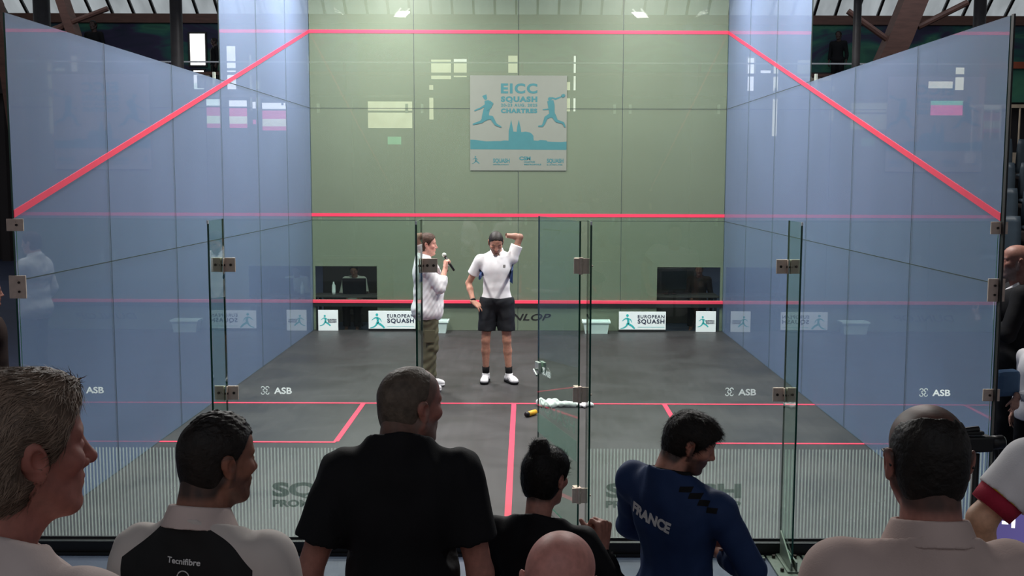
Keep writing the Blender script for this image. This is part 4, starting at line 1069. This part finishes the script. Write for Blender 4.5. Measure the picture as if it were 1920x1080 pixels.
def spec4():
    r = person((.17, -3.42, -.1), -18, 1.535/1.75, 'woman with dark hair in a top bun, black long-sleeved top, one hand raised', None)
    f = Figure(head=(-17, 6, 0), headoff=(0, .02, 0), w=.96, arm=.95, shR=(.185, -.02, 1.39), shL=(-.19, -.02, 1.40), elR=(.32, .06, 1.13), wrR=(.185, .285, 1.265), elL=(-.24, -.03, 1.12), wrL=(-.18, .12, .98),
               handR=dict(d=(.05, .10, 1), n=(-.9, .4, 0), curl=1.25, thumb=1.0, s=1.22))
    place(r, f, (.198, -3.22, 1.335), -.1)
    build_body(f, r, (176, 122, 106), .006, .0035, colour=dict(scalp=.9, hair=(28, 22, 20), bc=(30, 22, 20), rosy=.3), head=dict(fem=1, jaw=.9, nose=.96))
    eyes(f, r)
    def bun(F, g):
        F.ell(g.H((0, -.062, .118)), (.042, .040, .042), .012, R=g.R); F.ell(g.H((0, -.055, .150)), (.026, .028, .022), .014, R=g.R)
    def comb(L): return np.stack([L[:, 0]*0, -(L[:, 1]+.062), -(L[:, 2]-.12)], 1)/.12
    hair_cap(f, r, HR['black'], t=.014, line=.022, slope=.75, h=.0035, bumps=.0015, freq=110, nape=-.075, extra=bun, back=.004, strands=5000, slen=.03, swid=.0006, comb=comb, lift=.05, rnd=.15)
    sh = garment('long_sleeved_top', f, r, K['black2'], .007, torso=.014, arms=(.93, .016), hem=.84, neck=(.068, .03), folds=.004, seed=14)
    garment('trousers', f, r, K['black'], .012, legs=(.05, .018), top=.95, folds=.004, seed=5)
    for q in 'RL': shoe(f, q, r, [K['white'], K['white']], .01)
spec4()
def spec5():
    r = person((.185, -4.97, .15), -5, 1.60/1.75, 'bald pink-headed man at the bottom of the picture, only his crown showing', None)
    f = Figure(head=(-8, 14, 0), w=1.05)
    place(r, f, (.192, -4.95, 1.610), .15)
    build_body(f, r, (206, 140, 128), .009, .004, colour=dict(bc=(140, 120, 110), rosy=.3))
    garment('shirt', f, r, K['greyshirt'], .009, torso=.018, arms=(.42, .022), hem=.86, neck=(.068, .035), folds=.004, seed=15)
    garment('trousers', f, r, K['denim'], .012, legs=(.05, .02), top=.93, folds=.004, seed=5)
    for q in 'RL': shoe(f, q, r, [K['black'], K['black']], .01)
spec5()
def spec6():
    r = person((.655, -3.60, -.1), -44, 1.76/1.75, 'dark-haired man in navy FRANCE jersey, arms folded, head turned down to the right', None)
    f = Figure(head=(-44, 22, 6), headoff=(-.012, .03, -.02), w=.96, arm=1.0, shR=(.20, .02, 1.355), shL=(-.185, -.03, 1.42), elR=(.30, .10, 1.13), elL=(-.29, .09, 1.17), wrR=(.02, .22, 1.12), wrL=(.06, .20, 1.14),
               handR=dict(d=(-1, .1, .1), n=(0, -1, 0), curl=.5), handL=dict(d=(.8, -.2, .1), n=(0, -1, 0), curl=.7))
    place(r, f, (.745, -3.02, 1.415), -.1)
    build_body(f, r, (178, 124, 104), .006, .0035, colour=dict(beard=.8, bc=(36, 28, 25), scalp=.9, hair=(30, 24, 22)), head=dict(nose=1.03))
    eyes(f, r)
    def fringe(F, g):
        F.ell(g.H((0, .050, .076)), (.058, .045, .030), .02, R=g.R); F.ell(g.H((.02, .082, .060)), (.045, .020, .028), .015, R=g.R)
    def comb(L): return np.stack([.3+0*L[:, 0], .8+0*L[:, 0], -.2+0*L[:, 0]], 1)
    hair_cap(f, r, HR['dark'], t=.010, line=.028, slope=.85, h=.0035, bumps=.003, freq=80, nape=-.065, extra=fringe, strands=6000, slen=.03, swid=.0007, comb=comb, lift=.06)
    sh = garment('jersey', f, r, K['navy'], .0065, torso=.018, arms=(.93, .018), hem=.86, neck=(.070, .03), folds=.0045, seed=23)
    nb = collar(f, r, K['black2'], h=.004, r0=.068, r1=.074, z0=.022, z1=.040, tilt=.25, open_front=False, name='neckband')
    garment_text('FRANCE', r, sh, M['logo_solid'], (-.026, -.1, 1.308), (1, 0, -.25), (.25, 0, 1), .20, .058, (0, 1, 0), .003, 'country_lettering', bend=-.4)
    for k in range(4):
        m = MB(); c = np.array([.11+.035*k, -.5, 1.455-.022*k]); m.box(c[0]-.020, c[0]+.018, -.3, -.299, c[2]-.022, c[2]-.002); o = m.build('shoulder_chevron', K['black2'], sh)
        bm = bmesh.new(); bm.from_mesh(o.data); bmesh.ops.delete(bm, geom=[f_ for f_ in bm.faces if abs(f_.normal.y) < .5 or f_.calc_center_median().y > -.2995], context='FACES'); bmesh.ops.subdivide_edges(bm, edges=bm.edges, cuts=4, use_grid_fill=True); bm.to_mesh(o.data); bm.free(); on_surface(o.data, sh, (0, 1, 0), .003)
    garment('trousers', f, r, K['black'], .012, legs=(.05, .02), top=.93, folds=.004, seed=5)
    for q in 'RL': shoe(f, q, r, [K['white'], K['white']], .01)
spec6()
def spec7():
    r = person((.955, -4.80, .15), -3, 1.80/1.75, 'balding man with glasses in pale polo shirt, back turned, nearest the right edge', None)
    f = Figure(head=(-4, 4, 0), w=1.04, arm=1.0, belly=.02, shR=(.172, -.02, 1.395), shL=(-.172, -.02, 1.395))
    place(r, f, (.962, -4.80, 1.820), .15)
    build_body(f, r, (168, 112, 98), .007, .0035, colour=dict(scalp=.85, hair=(40, 32, 28), bald=.096, bc=(60, 48, 42), rosy=.3), head=dict(ears=1.05))
    hair_cap(f, r, HR['dark'], t=.003, line=-.028, slope=.0, h=.004, bumps=.0008, extra=None, nape=-.075) if False else None
    # the fringe of hair round the crown
    hd = f.H((0, 0, 0)); F = Field(hd-.17, hd+.17, .0035); F.ell(f.H((0, -.014, .030)), (.0768, .0962, .0875), 0, R=f.R); F.ell(f.H((0, -.045, -.03)), (.064, .054, .064), .03, R=f.R)
    L = f.Hinv(np.stack(np.broadcast_arrays(*F.XYZ()), -1).reshape(-1, 3)); A = F.F.reshape(-1)+.0010*fnoise(L, 150, 4)
    A = np.maximum(A, (L[:, 2]+.45*L[:, 1]-.066-.12*np.abs(L[:, 0])-.006*fnoise(L, 90, 6))*.12); A = np.maximum(A, -.088-L[:, 2]); A = np.maximum(A, L[:, 1]-.02-.3*L[:, 2])
    ear = .9-np.sqrt(((np.abs(L[:, 0])-.082)/.020)**2+((L[:, 1]+.010)/.027)**2+((L[:, 2]+.004)/.036)**2); A = np.maximum(A, ear*.02)
    F.F = A.reshape(F.F.shape).astype(np.float32); P, Q = F.mesh(); P = relax(P, Q, 1); np_mesh('hair', P, Q, HR['dark'], r)
    glasses(f, r, M['black'])
    garment('polo_shirt', f, r, K['whitepolo'], .007, torso=.022, arms=(.42, .028), hem=.86, neck=(.070, .03), folds=.0045, seed=41)
    collar(f, r, K['whitepolo'], h=.004, r0=.066, r1=.080, z0=.022, z1=.070, tilt=.25, th=.004)
    garment('trousers', f, r, K['denim'], .012, legs=(.05, .02), top=.93, folds=.004, seed=5)
    for q in 'RL': shoe(f, q, r, [K['black'], K['black']], .01)
spec7()
# ---- arm at the right edge
def spec8():
    r = person((1.66, -4.15, .15), 0, 1.68/1.75, 'person at right edge in white jersey with red and yellow cuff, only an arm showing', None)
    f = Figure(w=1.0, shL=(-.15, -.02, 1.42), shR=(.21, -.02, 1.40), elL=(-.300, -.02, 1.415-.03), wrL=(-.215, .20, 1.30), handL=dict(d=(.5, .8, -.2), n=(.5, -.5, 0), curl=.6), arm=1.15)
    f.J['elL'] = np.array([-.318, -.02, 1.392])
    f = Figure(w=1.0, arm=1.0, shL=(-.185, -.02, 1.56), shR=(.19, -.02, 1.50), neck=(0, -.035, 1.56), elL=(-.318, -.02, 1.40), wrL=(-.285, .06, 1.16), handL=dict(d=(.3, .4, -.8), n=(.5, -.5, 0), curl=.6), headoff=(0, 0, .10))
    build_body(f, r, (206, 160, 130), .007, .006, colour=dict(bc=(50, 40, 35)))
    hair_cap(f, r, HR['brown'], t=.010, h=.006)
    garment('jersey', f, r, K['white'], .006, torso=.016, arms=(.30, .020), hem=.86, neck=(.068, .035), folds=.003, seed=51)
    sh, el = f.J['shL'], f.J['elL']; d = (el-sh); L_ = np.linalg.norm(d); d /= L_
    MB().tube([sh+d*L_*.60, sh+d*L_*.82], .066, 24, r1=.062).build('red_cuff', K['red'], r, True)
    MB().tube([sh+d*L_*.565, sh+d*L_*.60], .0675, 24).build('yellow_band', K['yellow'], r, True)
    garment('trousers', f, r, K['denim'], .012, legs=(.05, .02), top=.95, folds=.004, seed=5)
    for q in 'RL': shoe(f, q, r, [K['black'], K['black']], .01)
spec8()
# ---- people outside the court
def simple(loc, yaw, H, label, top, legs_, skin, hairm, group=None, seated=False, h=.011, sleeves=.93, neckr=.066, extra_colour={}, hairkw={}, **fk):
    if seated: fk.update(knR=(.11, .40, .90), knL=(-.11, .40, .90), anR=(.11, .40, .47), anL=(-.11, .40, .47))
    r = person(loc, yaw, H/1.75, label, group); f = Figure(**fk)
    build_body(f, r, skin, h, .007, colour=extra_colour)
    if hairm: hair_cap(f, r, hairm, t=.012, h=.007, **hairkw)
    garment('shirt', f, r, top, h, torso=.018, arms=(sleeves, .018), hem=.86, neck=(neckr, .03), folds=.003, seed=7)
    garment('trousers', f, r, legs_, h, legs=(.50 if seated else .05, .018), top=1.02 if seated else .93, folds=.003, seed=5)
    if not seated:
        for q in 'RL': shoe(f, q, r, [K['black'], K['black']], .011)
    return r, f
r, f = simple((4.0, 1.5, -.1), 75, 1.98, 'bald bearded man in black beyond the right glass corner, white shirt front', K['black'], K['black'], (150, 104, 90), None, extra_colour=dict(beard=.6, bc=(150, 140, 135)), elL=(-.26, .08, 1.15), wrL=(-.06, .24, 1.22), handL=dict(d=(.8, .3, .4), n=(0, -1, 0), curl=.4))
MB().box(-.10, -.03, .135, .142, 1.20, 1.42).build('white_shirt_front', K['white'], r)
MB().tube([f.J['neck']+[-.07, .02, .03], f.J['neck']+[-.03, .09, -.02], f.J['neck']+[0, .11, -.06]], .016, 8).build('white_collar', K['white'], r, True)
r, f = simple((3.93, .95, -.1), 100, 1.44, 'child in white top and dark skirt beyond the right glass corner, below the bald man', K['white'], K['black'], (200, 150, 130), HR['brown'], neckr=.06, elL=(-.22, .10, 1.14), wrL=(-.12, .26, 1.10))
ta = MB().box(-.16, .05, .12, .22, .82, 1.02).build('blue_bag', K['jean'], bevel=.04); ta.location = (3.78, .72, -.02); ta.rotation_euler = (0, 0, .3); tag(ta, 'blue denim bag held in front of the child at right', 'bag')
sd = empty('handbag_strap', (0, 0, 0)); bpy.data.objects.remove(sd)
simple((-4.02, 1.25, -.1), -60, 1.72, 'person in dark clothes behind the left end of the glass court', K['darkbrown'], K['black'], (150, 104, 90), HR['dark'])
# gallery figures
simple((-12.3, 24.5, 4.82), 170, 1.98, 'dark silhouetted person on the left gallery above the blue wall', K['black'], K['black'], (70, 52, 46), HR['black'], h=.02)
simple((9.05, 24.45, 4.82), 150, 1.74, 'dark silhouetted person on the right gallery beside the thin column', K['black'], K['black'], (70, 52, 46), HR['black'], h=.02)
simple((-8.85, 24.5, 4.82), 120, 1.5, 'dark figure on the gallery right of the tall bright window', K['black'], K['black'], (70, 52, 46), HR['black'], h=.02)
# officials behind the front wall
simple((-2.72, 10.80, -.44), 180, 1.40, 'person in grey shirt seated with a laptop behind the left viewing window', K['greyl'], K['black'], (150, 108, 94), HR['dark'], head=(0, 22, 0), elL=(-.25, .06, 1.15), elR=(.25, .06, 1.15), wrL=(-.12, .26, 1.1), wrR=(.12, .26, 1.1), h=.01, seated=True)
simple((3.02, 10.95, -.45), 165, 1.42, 'person in brown top seated in the dark behind the right viewing window', K['darkbrown'], K['black'], (130, 84, 70), HR['dark'], head=(0, 10, 0), elR=(.24, .12, 1.12), wrR=(.10, .34, 1.02), h=.01, seated=True)
for (sx, sy, side) in ((-2.72, 10.80, 'left'), (3.02, 10.95, 'right')):
    t = empty('stool', (sx, sy, -.1), 0, 'dark stool under the person behind the %s viewing window' % side, 'stool')
    MB().lathe((0, 0, 0), [(.15, .20), (.16, .21), (.16, .225), (.15, .235)], 18).build('seat', M['black'], t)
    for k in range(4): MB().tube([(.11*math.cos(k*PI/2+.78), .11*math.sin(k*PI/2+.78), .20), (.15*math.cos(k*PI/2+.78), .15*math.sin(k*PI/2+.78), .002)], .011, 8).build('leg', M['black'], t)
# ------------------------------------------------------------------ things behind the front wall
def table(loc, w, d, hgt, label):
    t = empty('table', loc, 0, label, 'table')
    MB().box(-w/2, w/2, -d/2, d/2, hgt-.03, hgt).build('table_top', M['darkwall'], t, bevel=.004)
    for sx in (-1, 1):
        for sy in (-1, 1): MB().box(sx*(w/2-.05)-.02, sx*(w/2-.05)+.02, sy*(d/2-.05)-.02, sy*(d/2-.05)+.02, 0, hgt-.03).build('leg', M['black'], t)
    return t
table((-2.7, 10.15, -.1), 1.1, .45, .62, 'dark table behind the left viewing window')
table((2.65, 10.3, -.1), 1.1, .5, .62, 'dark table behind the right viewing window')
lp = empty('laptop', (-2.62, 10.2, .52), 0, 'black laptop open on the table behind the left viewing window', 'laptop')
MB().box(-.19, .19, -.02, .24, 0, .018).build('base', M['black'], lp, bevel=.003)
l = MB().box(-.19, .19, -.006, .006, 0, .25).build('lid', M['black'], lp, bevel=.003); l.location = (0, -.02, .015); l.rotation_euler = (math.radians(12), 0, 0)
mn = empty('monitor', (2.45, 10.3, .52), 0, 'dark screen standing on the table behind the right viewing window', 'monitor')
MB().box(-.26, .26, -.02, .02, .08, .42).build('screen', M['black'], mn, bevel=.005); MB().box(-.10, .10, -.07, .07, 0, .012).build('stand', M['black'], mn); MB().box(-.02, .02, -.01, .01, .01, .1).build('stem', M['black'], mn)
bt = MB().lathe((0, 0, 0), [(.03, 0), (.032, .05), (.03, .14), (.012, .18), (.012, .2)], 14).build('water_bottle', M['white'], smooth=True); bt.location = (-2.95, 10.15, .52); tag(bt, 'small pale bottle on the table beside the laptop', 'bottle')
sp = MB().box(-.6, .6, -.03, .03, 0, 1.15).build('partition_board', M['darkwall'], bevel=.01); sp.location = (-2.75, 11.4, -.098); tag(sp, 'dark low partition behind the laptop user', 'partition')
spr = MB().box(-.5, .5, -.03, .03, 0, 1.2).build('partition_board', M['darkwall'], bevel=.01); spr.location = (2.6, 11.4, -.098); tag(spr, 'dark low partition behind the right table', 'partition')
spo = MB().box(-.62, .62, -.02, .02, 0, .05).build('timber_rail', M['brown'], bevel=.01); spo.location = (-2.75, 11.33, .98); tag(spo, 'brown timber rail behind the laptop user', 'rail')
# ------------------------------------------------------------------ boards against the tin
def runner(mb, x, z, s, y):
    """striding figure mark"""
    def st(p, w): 
        pts = [(x+a*s, y, z+b*s) for a, b in p]
        for i in range(len(pts)-1):
            a, b = Vector(pts[i]), Vector(pts[i+1]); d = (b-a).normalized(); n = Vector((-d.z, 0, d.x)); w0 = w[i]*s; w1 = w[i+1]*s
            mb.add([a-n*w0, a+n*w0, b+n*w1, b-n*w1], [(0, 1, 2, 3)])
    st([(.42, .66), (.50, .50), (.44, .34)], (.05, .075, .065)); st([(.46, .36), (.70, .22), (.88, .04)], (.065, .06, .05))
    st([(.44, .36), (.34, .18), (.18, .08), (.0, .04)], (.06, .045, .035, .02)); st([(.46, .70), (.28, .66), (.10, .52)], (.045, .035, .015)); st([(.46, .68), (.62, .60), (.70, .42)], (.04, .03, .012))
    mb.add([(x+(.42+.085*math.cos(t))*s, y, z+(.86+.085*math.sin(t))*s) for t in [2*PI*k/14 for k in range(14)]], [tuple(range(14))])
def board(x, z0, w, hgt, label, small, group=None):
    t = empty('sponsor_board', (x, 9.66, .002), 0, label, 'board', group)
    MB().box(-w/2, w/2, -.006, .006, 0, hgt).build('panel', M['white'], t, bevel=.002)
    if not small: MB().box(-w/2, w/2, -.012, .03, 0, .035).build('stand_strip', M['black'], t)
    a = MB(); s = hgt*(.58 if small else .80); runner(a, -w/2+w*(.08 if small else .035), hgt*(.22 if small else .12), s, -.0075); a.build('figure_mark', M['teal'], t)
    tx = MB()
    if small:
        add_text(tx, 'EUROPEAN', w*.0-.0, -.008, hgt*.50, .034, off=.001, width=w*.42); add_text(tx, 'SQUASH', 0, -.008, hgt*.40, .034, off=.001, width=w*.42)
    else:
        add_text(tx, 'EUROPEAN', -w*.10, -.008, hgt*.68, .072, off=.0012, width=w*.57, spacing=1.15); add_text(tx, 'SQUASH', -w*.10, -.008, hgt*.42, .09, off=.0025, width=w*.57, spacing=1.15)
    tx.build('lettering', M['navy'], t)
    if not small: MB().box(-w*.10, w*.47, -.0075, -.0065, hgt*.22, hgt*.235).build('thin_rule', M['teal'], t)
board(-2.955, 0, .31, .325, 'small square white board with running figure, leftmost against the tin', True)
board(-1.96, 0, .73, .315, 'wide white EUROPEAN SQUASH board left of the commentator', False)
board(1.94, 0, .73, .315, 'wide white EUROPEAN SQUASH board on the right of the tin', False)
board(2.93, 0, .31, .325, 'small square white board with running figure, rightmost against the tin', True)
for (bx, lab) in ((-1.28, 'pale plastic bin against the tin behind the commentator'), (1.21, 'pale plastic bin against the tin right of the open door')):
    t = empty('storage_bin', (bx, 9.52, .002), 0, lab, 'bin')
    m = MB(); o = [(-.17, -.10), (.17, -.10), (.17, .10), (-.17, .10)]; p = [(-.20, -.125), (.20, -.125), (.20, .125), (-.20, .125)]
    vs = [(a, b, 0) for a, b in o]+[(a, b, .19) for a, b in p]+[(a*.95, b*.93, .19) for a, b in p]+[(a*.93, b*.9, .01) for a, b in o]
    m.add(vs, [(3, 2, 1, 0)]+[(i, (i+1) % 4, 4+(i+1) % 4, 4+i) for i in range(4)]+[(4+i, 4+(i+1) % 4, 8+(i+1) % 4, 8+i) for i in range(4)]+[(8+i, 8+(i+1) % 4, 12+(i+1) % 4, 12+i) for i in range(4)]+[(12, 13, 14, 15)])
    m.build('tub', M['bin'], t)
    rm = MB(); rm.box(-.215, .215, -.14, -.122, .165, .195); rm.box(-.215, .215, .122, .14, .165, .195); rm.box(-.215, -.197, -.122, .122, .165, .195); rm.box(.197, .215, -.122, .122, .165, .195); rm.build('rim', M['bin'], t, bevel=.003)
# ------------------------------------------------------------------ poster on the front wall
P0x, P0z, PW, PH = -.742, 2.495, 1.485, 1.446
po = empty('event_poster', (0, 9.742, 0), 0, 'grey square EICC SQUASH CHARTRES poster on the green front wall', 'poster')
M['poster'] = pmat('poster_vinyl', lin((108, 113, 104)), .5, var=.02); M['poster_teal'] = pmat('poster_teal', lin((46, 98, 102)), .5, var=.04)
MB().box(P0x, P0x+PW, -.002, 0, P0z, P0z+PH).build('sheet', M['poster'], po)
u = PW/931.0                                   # photo crop units: 103..1034 across, 110..1028 down
def pp(px, py): return (P0x+(px-103)*u, P0z+PH-(py-110)*PH/918.0)
def poly(mb, pts, y=-.003): 
    mb.add([(pp(a, b)[0], y, pp(a, b)[1]) for a, b in pts], [tuple(range(len(pts)))])
def flat_fill(name, pts, mt, parent, y=-.003):
    me = bpy.data.meshes.new(name); bm = bmesh.new(); bm.faces.new([bm.verts.new((pp(a, b)[0], y, pp(a, b)[1])) for a, b in pts]); bm.free(); from mathutils.geometry import tessellate_polygon
    V = [Vector((pp(a, b)[0], y, pp(a, b)[1])) for a, b in pts]; me.from_pydata(V, [], [tuple(t) for t in tessellate_polygon([V])]); me.update(); return link_mesh(name, me, mt, parent)
flat_fill('town_skyline', [(105, 822), (105, 728), (150, 730), (200, 738), (260, 745), (340, 742), (400, 742), (430, 736), (474, 738), (476, 640), (484, 610), (499, 535), (514, 610), (520, 650), (552, 652), (556, 610), (572, 535), (590, 610), (596, 655), (640, 650), (680, 658), (700, 672), (714, 690), (716, 735), (760, 738), (780, 730), (840, 735), (850, 745), (900, 748), (980, 750), (1034, 745), (1034, 826)], M['poster_teal'], po)
LAY = [0]
def limb(mb, pts, ws):
    for i in range(len(pts)-1):
        LAY[0] = (LAY[0]+1) % 16; yl = -.003-.0004*LAY[0]; a = Vector((pts[i][0], 0, -pts[i][1])); b = Vector((pts[i+1][0], 0, -pts[i+1][1])); d = (b-a).normalized(); n = Vector((-d.z, 0, d.x))
        q = [a-n*ws[i], a+n*ws[i], b+n*ws[i+1], b-n*ws[i+1]]; mb.add([(pp(v.x, -v.z)[0], yl, pp(v.x, -v.z)[1]) for v in q], [(0, 1, 2, 3)])
        c = pts[i+1]; w = ws[i+1]; mb.add([(pp(c[0]+w*math.cos(t), c[1])[0], yl-.0002, pp(c[0], c[1]+w*math.sin(t))[1]) for t in [2*PI*k/10 for k in range(10)]], [tuple(range(10))])
fg = MB(); limb(fg, [(240, 300), (252, 330)], (22, 16)); limb(fg, [(262, 350), (275, 400), (255, 470), (250, 515)], (20, 30, 30, 34)); limb(fg, [(262, 390), (205, 425), (150, 448)], (10, 8, 6)); limb(fg, [(285, 360), (318, 380), (300, 420), (270, 440)], (12, 9, 8, 8))
limb(fg, [(245, 520), (215, 555), (135, 580)], (24, 14, 7)); limb(fg, [(265, 515), (310, 515), (350, 580), (400, 605)], (22, 18, 12, 6)); fg.build('running_player', M['poster_teal'], po)
fg = MB(); limb(fg, [(985, 310), (1003, 300)], (15, 15)); limb(fg, [(985, 312), (925, 335), (895, 325), (870, 335)], (6, 9, 8, 18)); limb(fg, [(875, 350), (885, 400), (890, 460), (895, 490)], (30, 32, 26, 28)); limb(fg, [(880, 430), (806, 438)], (8, 4))
limb(fg, [(885, 488), (835, 515), (815, 570), (800, 595), (765, 597)], (22, 16, 12, 9, 6)); limb(fg, [(905, 490), (935, 545), (1000, 565), (1016, 600)], (22, 14, 10, 8)); fg.build('running_player', M['poster_teal'], po)
tx = MB()
for (t_, px, py, sz, wd, of) in (('EICC', 400, 278, .20, 350, .010), ('SQUASH', 400, 360, .105, 350, .008), ('20-23 AUG. 2025', 400, 408, .06, 350, .003), ('CHARTRES', 400, 468, .085, 350, .007)):
    X_, Z_ = pp(px, py); add_text(tx, t_, X_, -.003, Z_, sz, off=of*.8, width=wd*u, extrude=.0005, spacing=1.18)
tx.build('poster_lettering', M['poster_teal'], po)
for marks in ((('SQUASH', 325, 950, .085, 160, .003), ('FEDERATION', 325, 975, .02, 150, .001)), (('CSM', 578, 925, .075, 110, .003), ('CHARTRES', 620, 950, .03, 110, .001), ('METROPOLE', 625, 975, .03, 165, .001)), (('SQUASH', 845, 950, .085, 160, .003), ('LIGUE', 845, 975, .02, 150, .001))):
    tx = MB()
    for (t_, px, py, sz, wd, of) in marks:
        X_, Z_ = pp(px, py); add_text(tx, t_, X_, -.003, Z_, sz, off=of, width=wd*u, extrude=.0005)
    tx.build('partner_mark', M['poster_teal'], po)
tx = MB(); a_, b_ = pp(120, 965); runner(tx, a_, b_, .13, -.003); tx.build('partner_mark', M['poster_teal'], po)
# ------------------------------------------------------------------ towel and grip on the floor
F = Field((-.38, -.16, -.01), (.38, .16, .12), .006)
rs = np.random.RandomState(3)
for i in range(16):
    x = -.26+.52*i/15+rs.uniform(-.02, .02); w_ = .035+.03*(i < 6); F.cone((x, rs.uniform(-.06, .02), .02), (x+rs.uniform(-.06, .06), rs.uniform(.0, .07), .022+.02*(i < 6)), w_*.55, w_*.5, .02)
F.cone((-.05, -.02, .03), (.28, .0, .02), .03, .018, .02); F.plane((0, 0, .002), (0, 0, -1)); X, Y, Z = F.XYZ(); F.F = (F.F+.004*np.sin(X*90+3*np.sin(Y*40))+.003*np.sin(Y*120+X*30)).astype(np.float32)
F.plane((0, 0, .002), (0, 0, -1))
Pv, Qv = F.mesh(); tw = np_mesh('towel', Pv, Qv, K['white'], None); tw.location = (.55, 4.16, .001); tw.scale = (1.0, 1.3, 1.0); tag(tw, 'crumpled white towel on the court floor by the open door', 'towel')
g = empty('racket_grip', (.19, 3.72, .028), math.radians(55), 'yellow and black roll on the court floor left of the towel', 'grip')
MB().tube([(-.075, 0, 0), (.06, 0, 0)], .026, 14).build('yellow_roll', pmat('yellow_rubber', lin((225, 170, 40)), .5), g, True); MB().tube([(-.10, 0, 0), (-.075, 0, 0)], .027, 14).build('black_end', M['black'], g, True); MB().tube([(.06, 0, 0), (.07, 0, 0)], .022, 14).build('black_end', M['black'], g, True)
# ------------------------------------------------------------------ right edge: rail, seats, camera, score screen
rl = empty('balcony_rail', (7.6, 9.2, 0), 0, 'beige barred rail beyond the right end of the glass court', 'railing')
MB().box(-.9, 1.6, -.02, .02, 3.44, 3.49).build('top_rail', M['beige'], rl); MB().box(-.9, 1.6, -.12, .12, 2.62, 2.78).build('ledge', M['beige'], rl)
for k in range(18): MB().tube([(-.85+.14*k, 0, 2.78), (-.85+.14*k, 0, 3.45)], .014, 8).build('bar', M['beige'], rl)
MB().box(-.9, 1.6, .0, .1, -.098, 2.62).build('wall_below', M['darkwall'], rl)
of = empty('door_frame', (7.2, 9.6, 0), 0, 'orange-brown frame above the beige rail at far right', 'frame')
MB().box(-.18, -.12, -.05, .05, -.098, 4.2).build('upright', M['orange'], of); MB().box(-.12, 2.0, -.05, .05, 4.05, 4.15).build('lintel', M['orange'], of); MB().box(-.12, 2.0, .02, .05, 3.55, 4.05).build('painted_panel', M['mural'], of)
def seat(loc, lab):
    t = empty('tribune_seat', loc, math.radians(-20), lab, 'seat', 'grey tribune seats at the right')
    b = MB(); n = 6
    for (x0, x1, z0, z1) in ((-.2, .2, .02, .46),):
        vs = []; 
        for i in range(n+1):
            for j in range(n+1):
                x = -1+2*i/n; z = j/n; vs.append((x*.21*(1-.10*z**4), .06*(1-x*x)-.04*z, .05+z*.42))
        k = len(vs); vs += [(a, b_+.018, c) for a, b_, c in vs]
        fs = []
        for i in range(n):
            for j in range(n):
                q = (i*(n+1)+j, i*(n+1)+j+1, (i+1)*(n+1)+j+1, (i+1)*(n+1)+j); fs += [q[::-1], tuple(v+k for v in q)]
        rim = [i*(n+1) for i in range(n+1)]+[n*(n+1)+j for j in range(1, n+1)]+[i*(n+1)+n for i in range(n-1, -1, -1)]+[j for j in range(n-1, 0, -1)]
        fs += [(rim[i], rim[(i+1) % len(rim)], rim[(i+1) % len(rim)]+k, rim[i]+k) for i in range(len(rim))]
        b.add(vs, fs)
    b.build('backrest', M['seat'], t, True); MB().box(-.2, .2, -.38, .04, .0, .04).build('seat_pan', M['seat'], t, bevel=.015)
row = 0
for rr in range(4):
    z = 2.42-.30*rr; y = 6.6-.55*rr
    st = structure(MB().box(-.35, 2.6, -.4, .35, -.098-z+.0, -.02).build('floor_step', M['darkwall'])) ; st.location = (5.95-.2*rr, y, z)
    for cc in range(3): seat((5.98-.2*rr+.5*cc, y, z), ['top', 'second', 'third', 'lowest'][rr]+' row grey tribune seat, '+['first', 'second', 'third'][cc]+' from the glass court')
# camera on a stand
t = empty('video_camera', (1.835, -3.0, 1.41), math.radians(8), 'small black video camera on a pole beside the right glass wall', 'camera')
MB().box(-.055, .05, -.03, .03, -.03, .03).build('camera_body', M['black'], t, bevel=.008)
MB().tube([(.05, 0, 0), (.10, 0, .002)], .026, 16).build('lens', M['black'], t, True); MB().tube([(.095, 0, .002), (.105, 0, .002)], .022, 16).build('lens_ring', M['steel_l'], t, True)
MB().box(-.09, .02, -.012, .012, .033, .047).build('handle', M['black'], t, bevel=.004); MB().box(-.10, -.055, -.035, -.028, -.03, .025).build('side_screen', M['steel'], t); MB().tube([(-.06, 0, .05), (.0, 0, .055)], .012, 10).build('microphone_tube', M['black'], t)
t = empty('camera_stand', (1.83, -3.0, -.1), 0, 'slim black tripod pole carrying the video camera', 'tripod')
MB().tube([(0, 0, .35), (0, 0, 1.47)], .014, 12).build('pole', M['black'], t, True)
for k in range(3): MB().tube([(0, 0, .55), (.35*math.cos(k*2.094+.3), .35*math.sin(k*2.094+.3), .012)], .012, 8).build('leg', M['black'], t)
# score screen low at the right
t = empty('score_screen', (1.635, -3.92, -.0), math.radians(-12), 'lit violet score screen at the bottom right corner', 'screen')
MB().box(-.14, .20, 0, .03, 1.26, 1.455).build('housing', M['black'], t, bevel=.004); MB().box(-.13, .19, -.003, 0, 1.27, 1.445).build('panel', emit('violet_screen', lin((92, 84, 140)), .9), t)
sc = MB(); add_text(sc, '-1', -.105, -.005, 1.385, .055, off=.002); sc.build('score', emit('score_digits', (1, 1, 1), 2.2), t); MB().box(-.01, .01, .0, .02, -.1, 1.26).build('post', M['black'], t); MB().box(-.15, .15, -.12, .12, -.1, -.085).build('foot', M['black'], t)
# clutter line along the foot of the back wall
for (cx_, lab) in ((-.93, 'thin black cable lying along the base beam behind the black t-shirt man'),):
    o = MB().tube([(cx_+.03*k, -.10-.02*math.sin(k*.9), -.092) for k in range(12)], .006, 6).build('floor_cable', M['black'], smooth=True); tag(o, lab, 'cable')
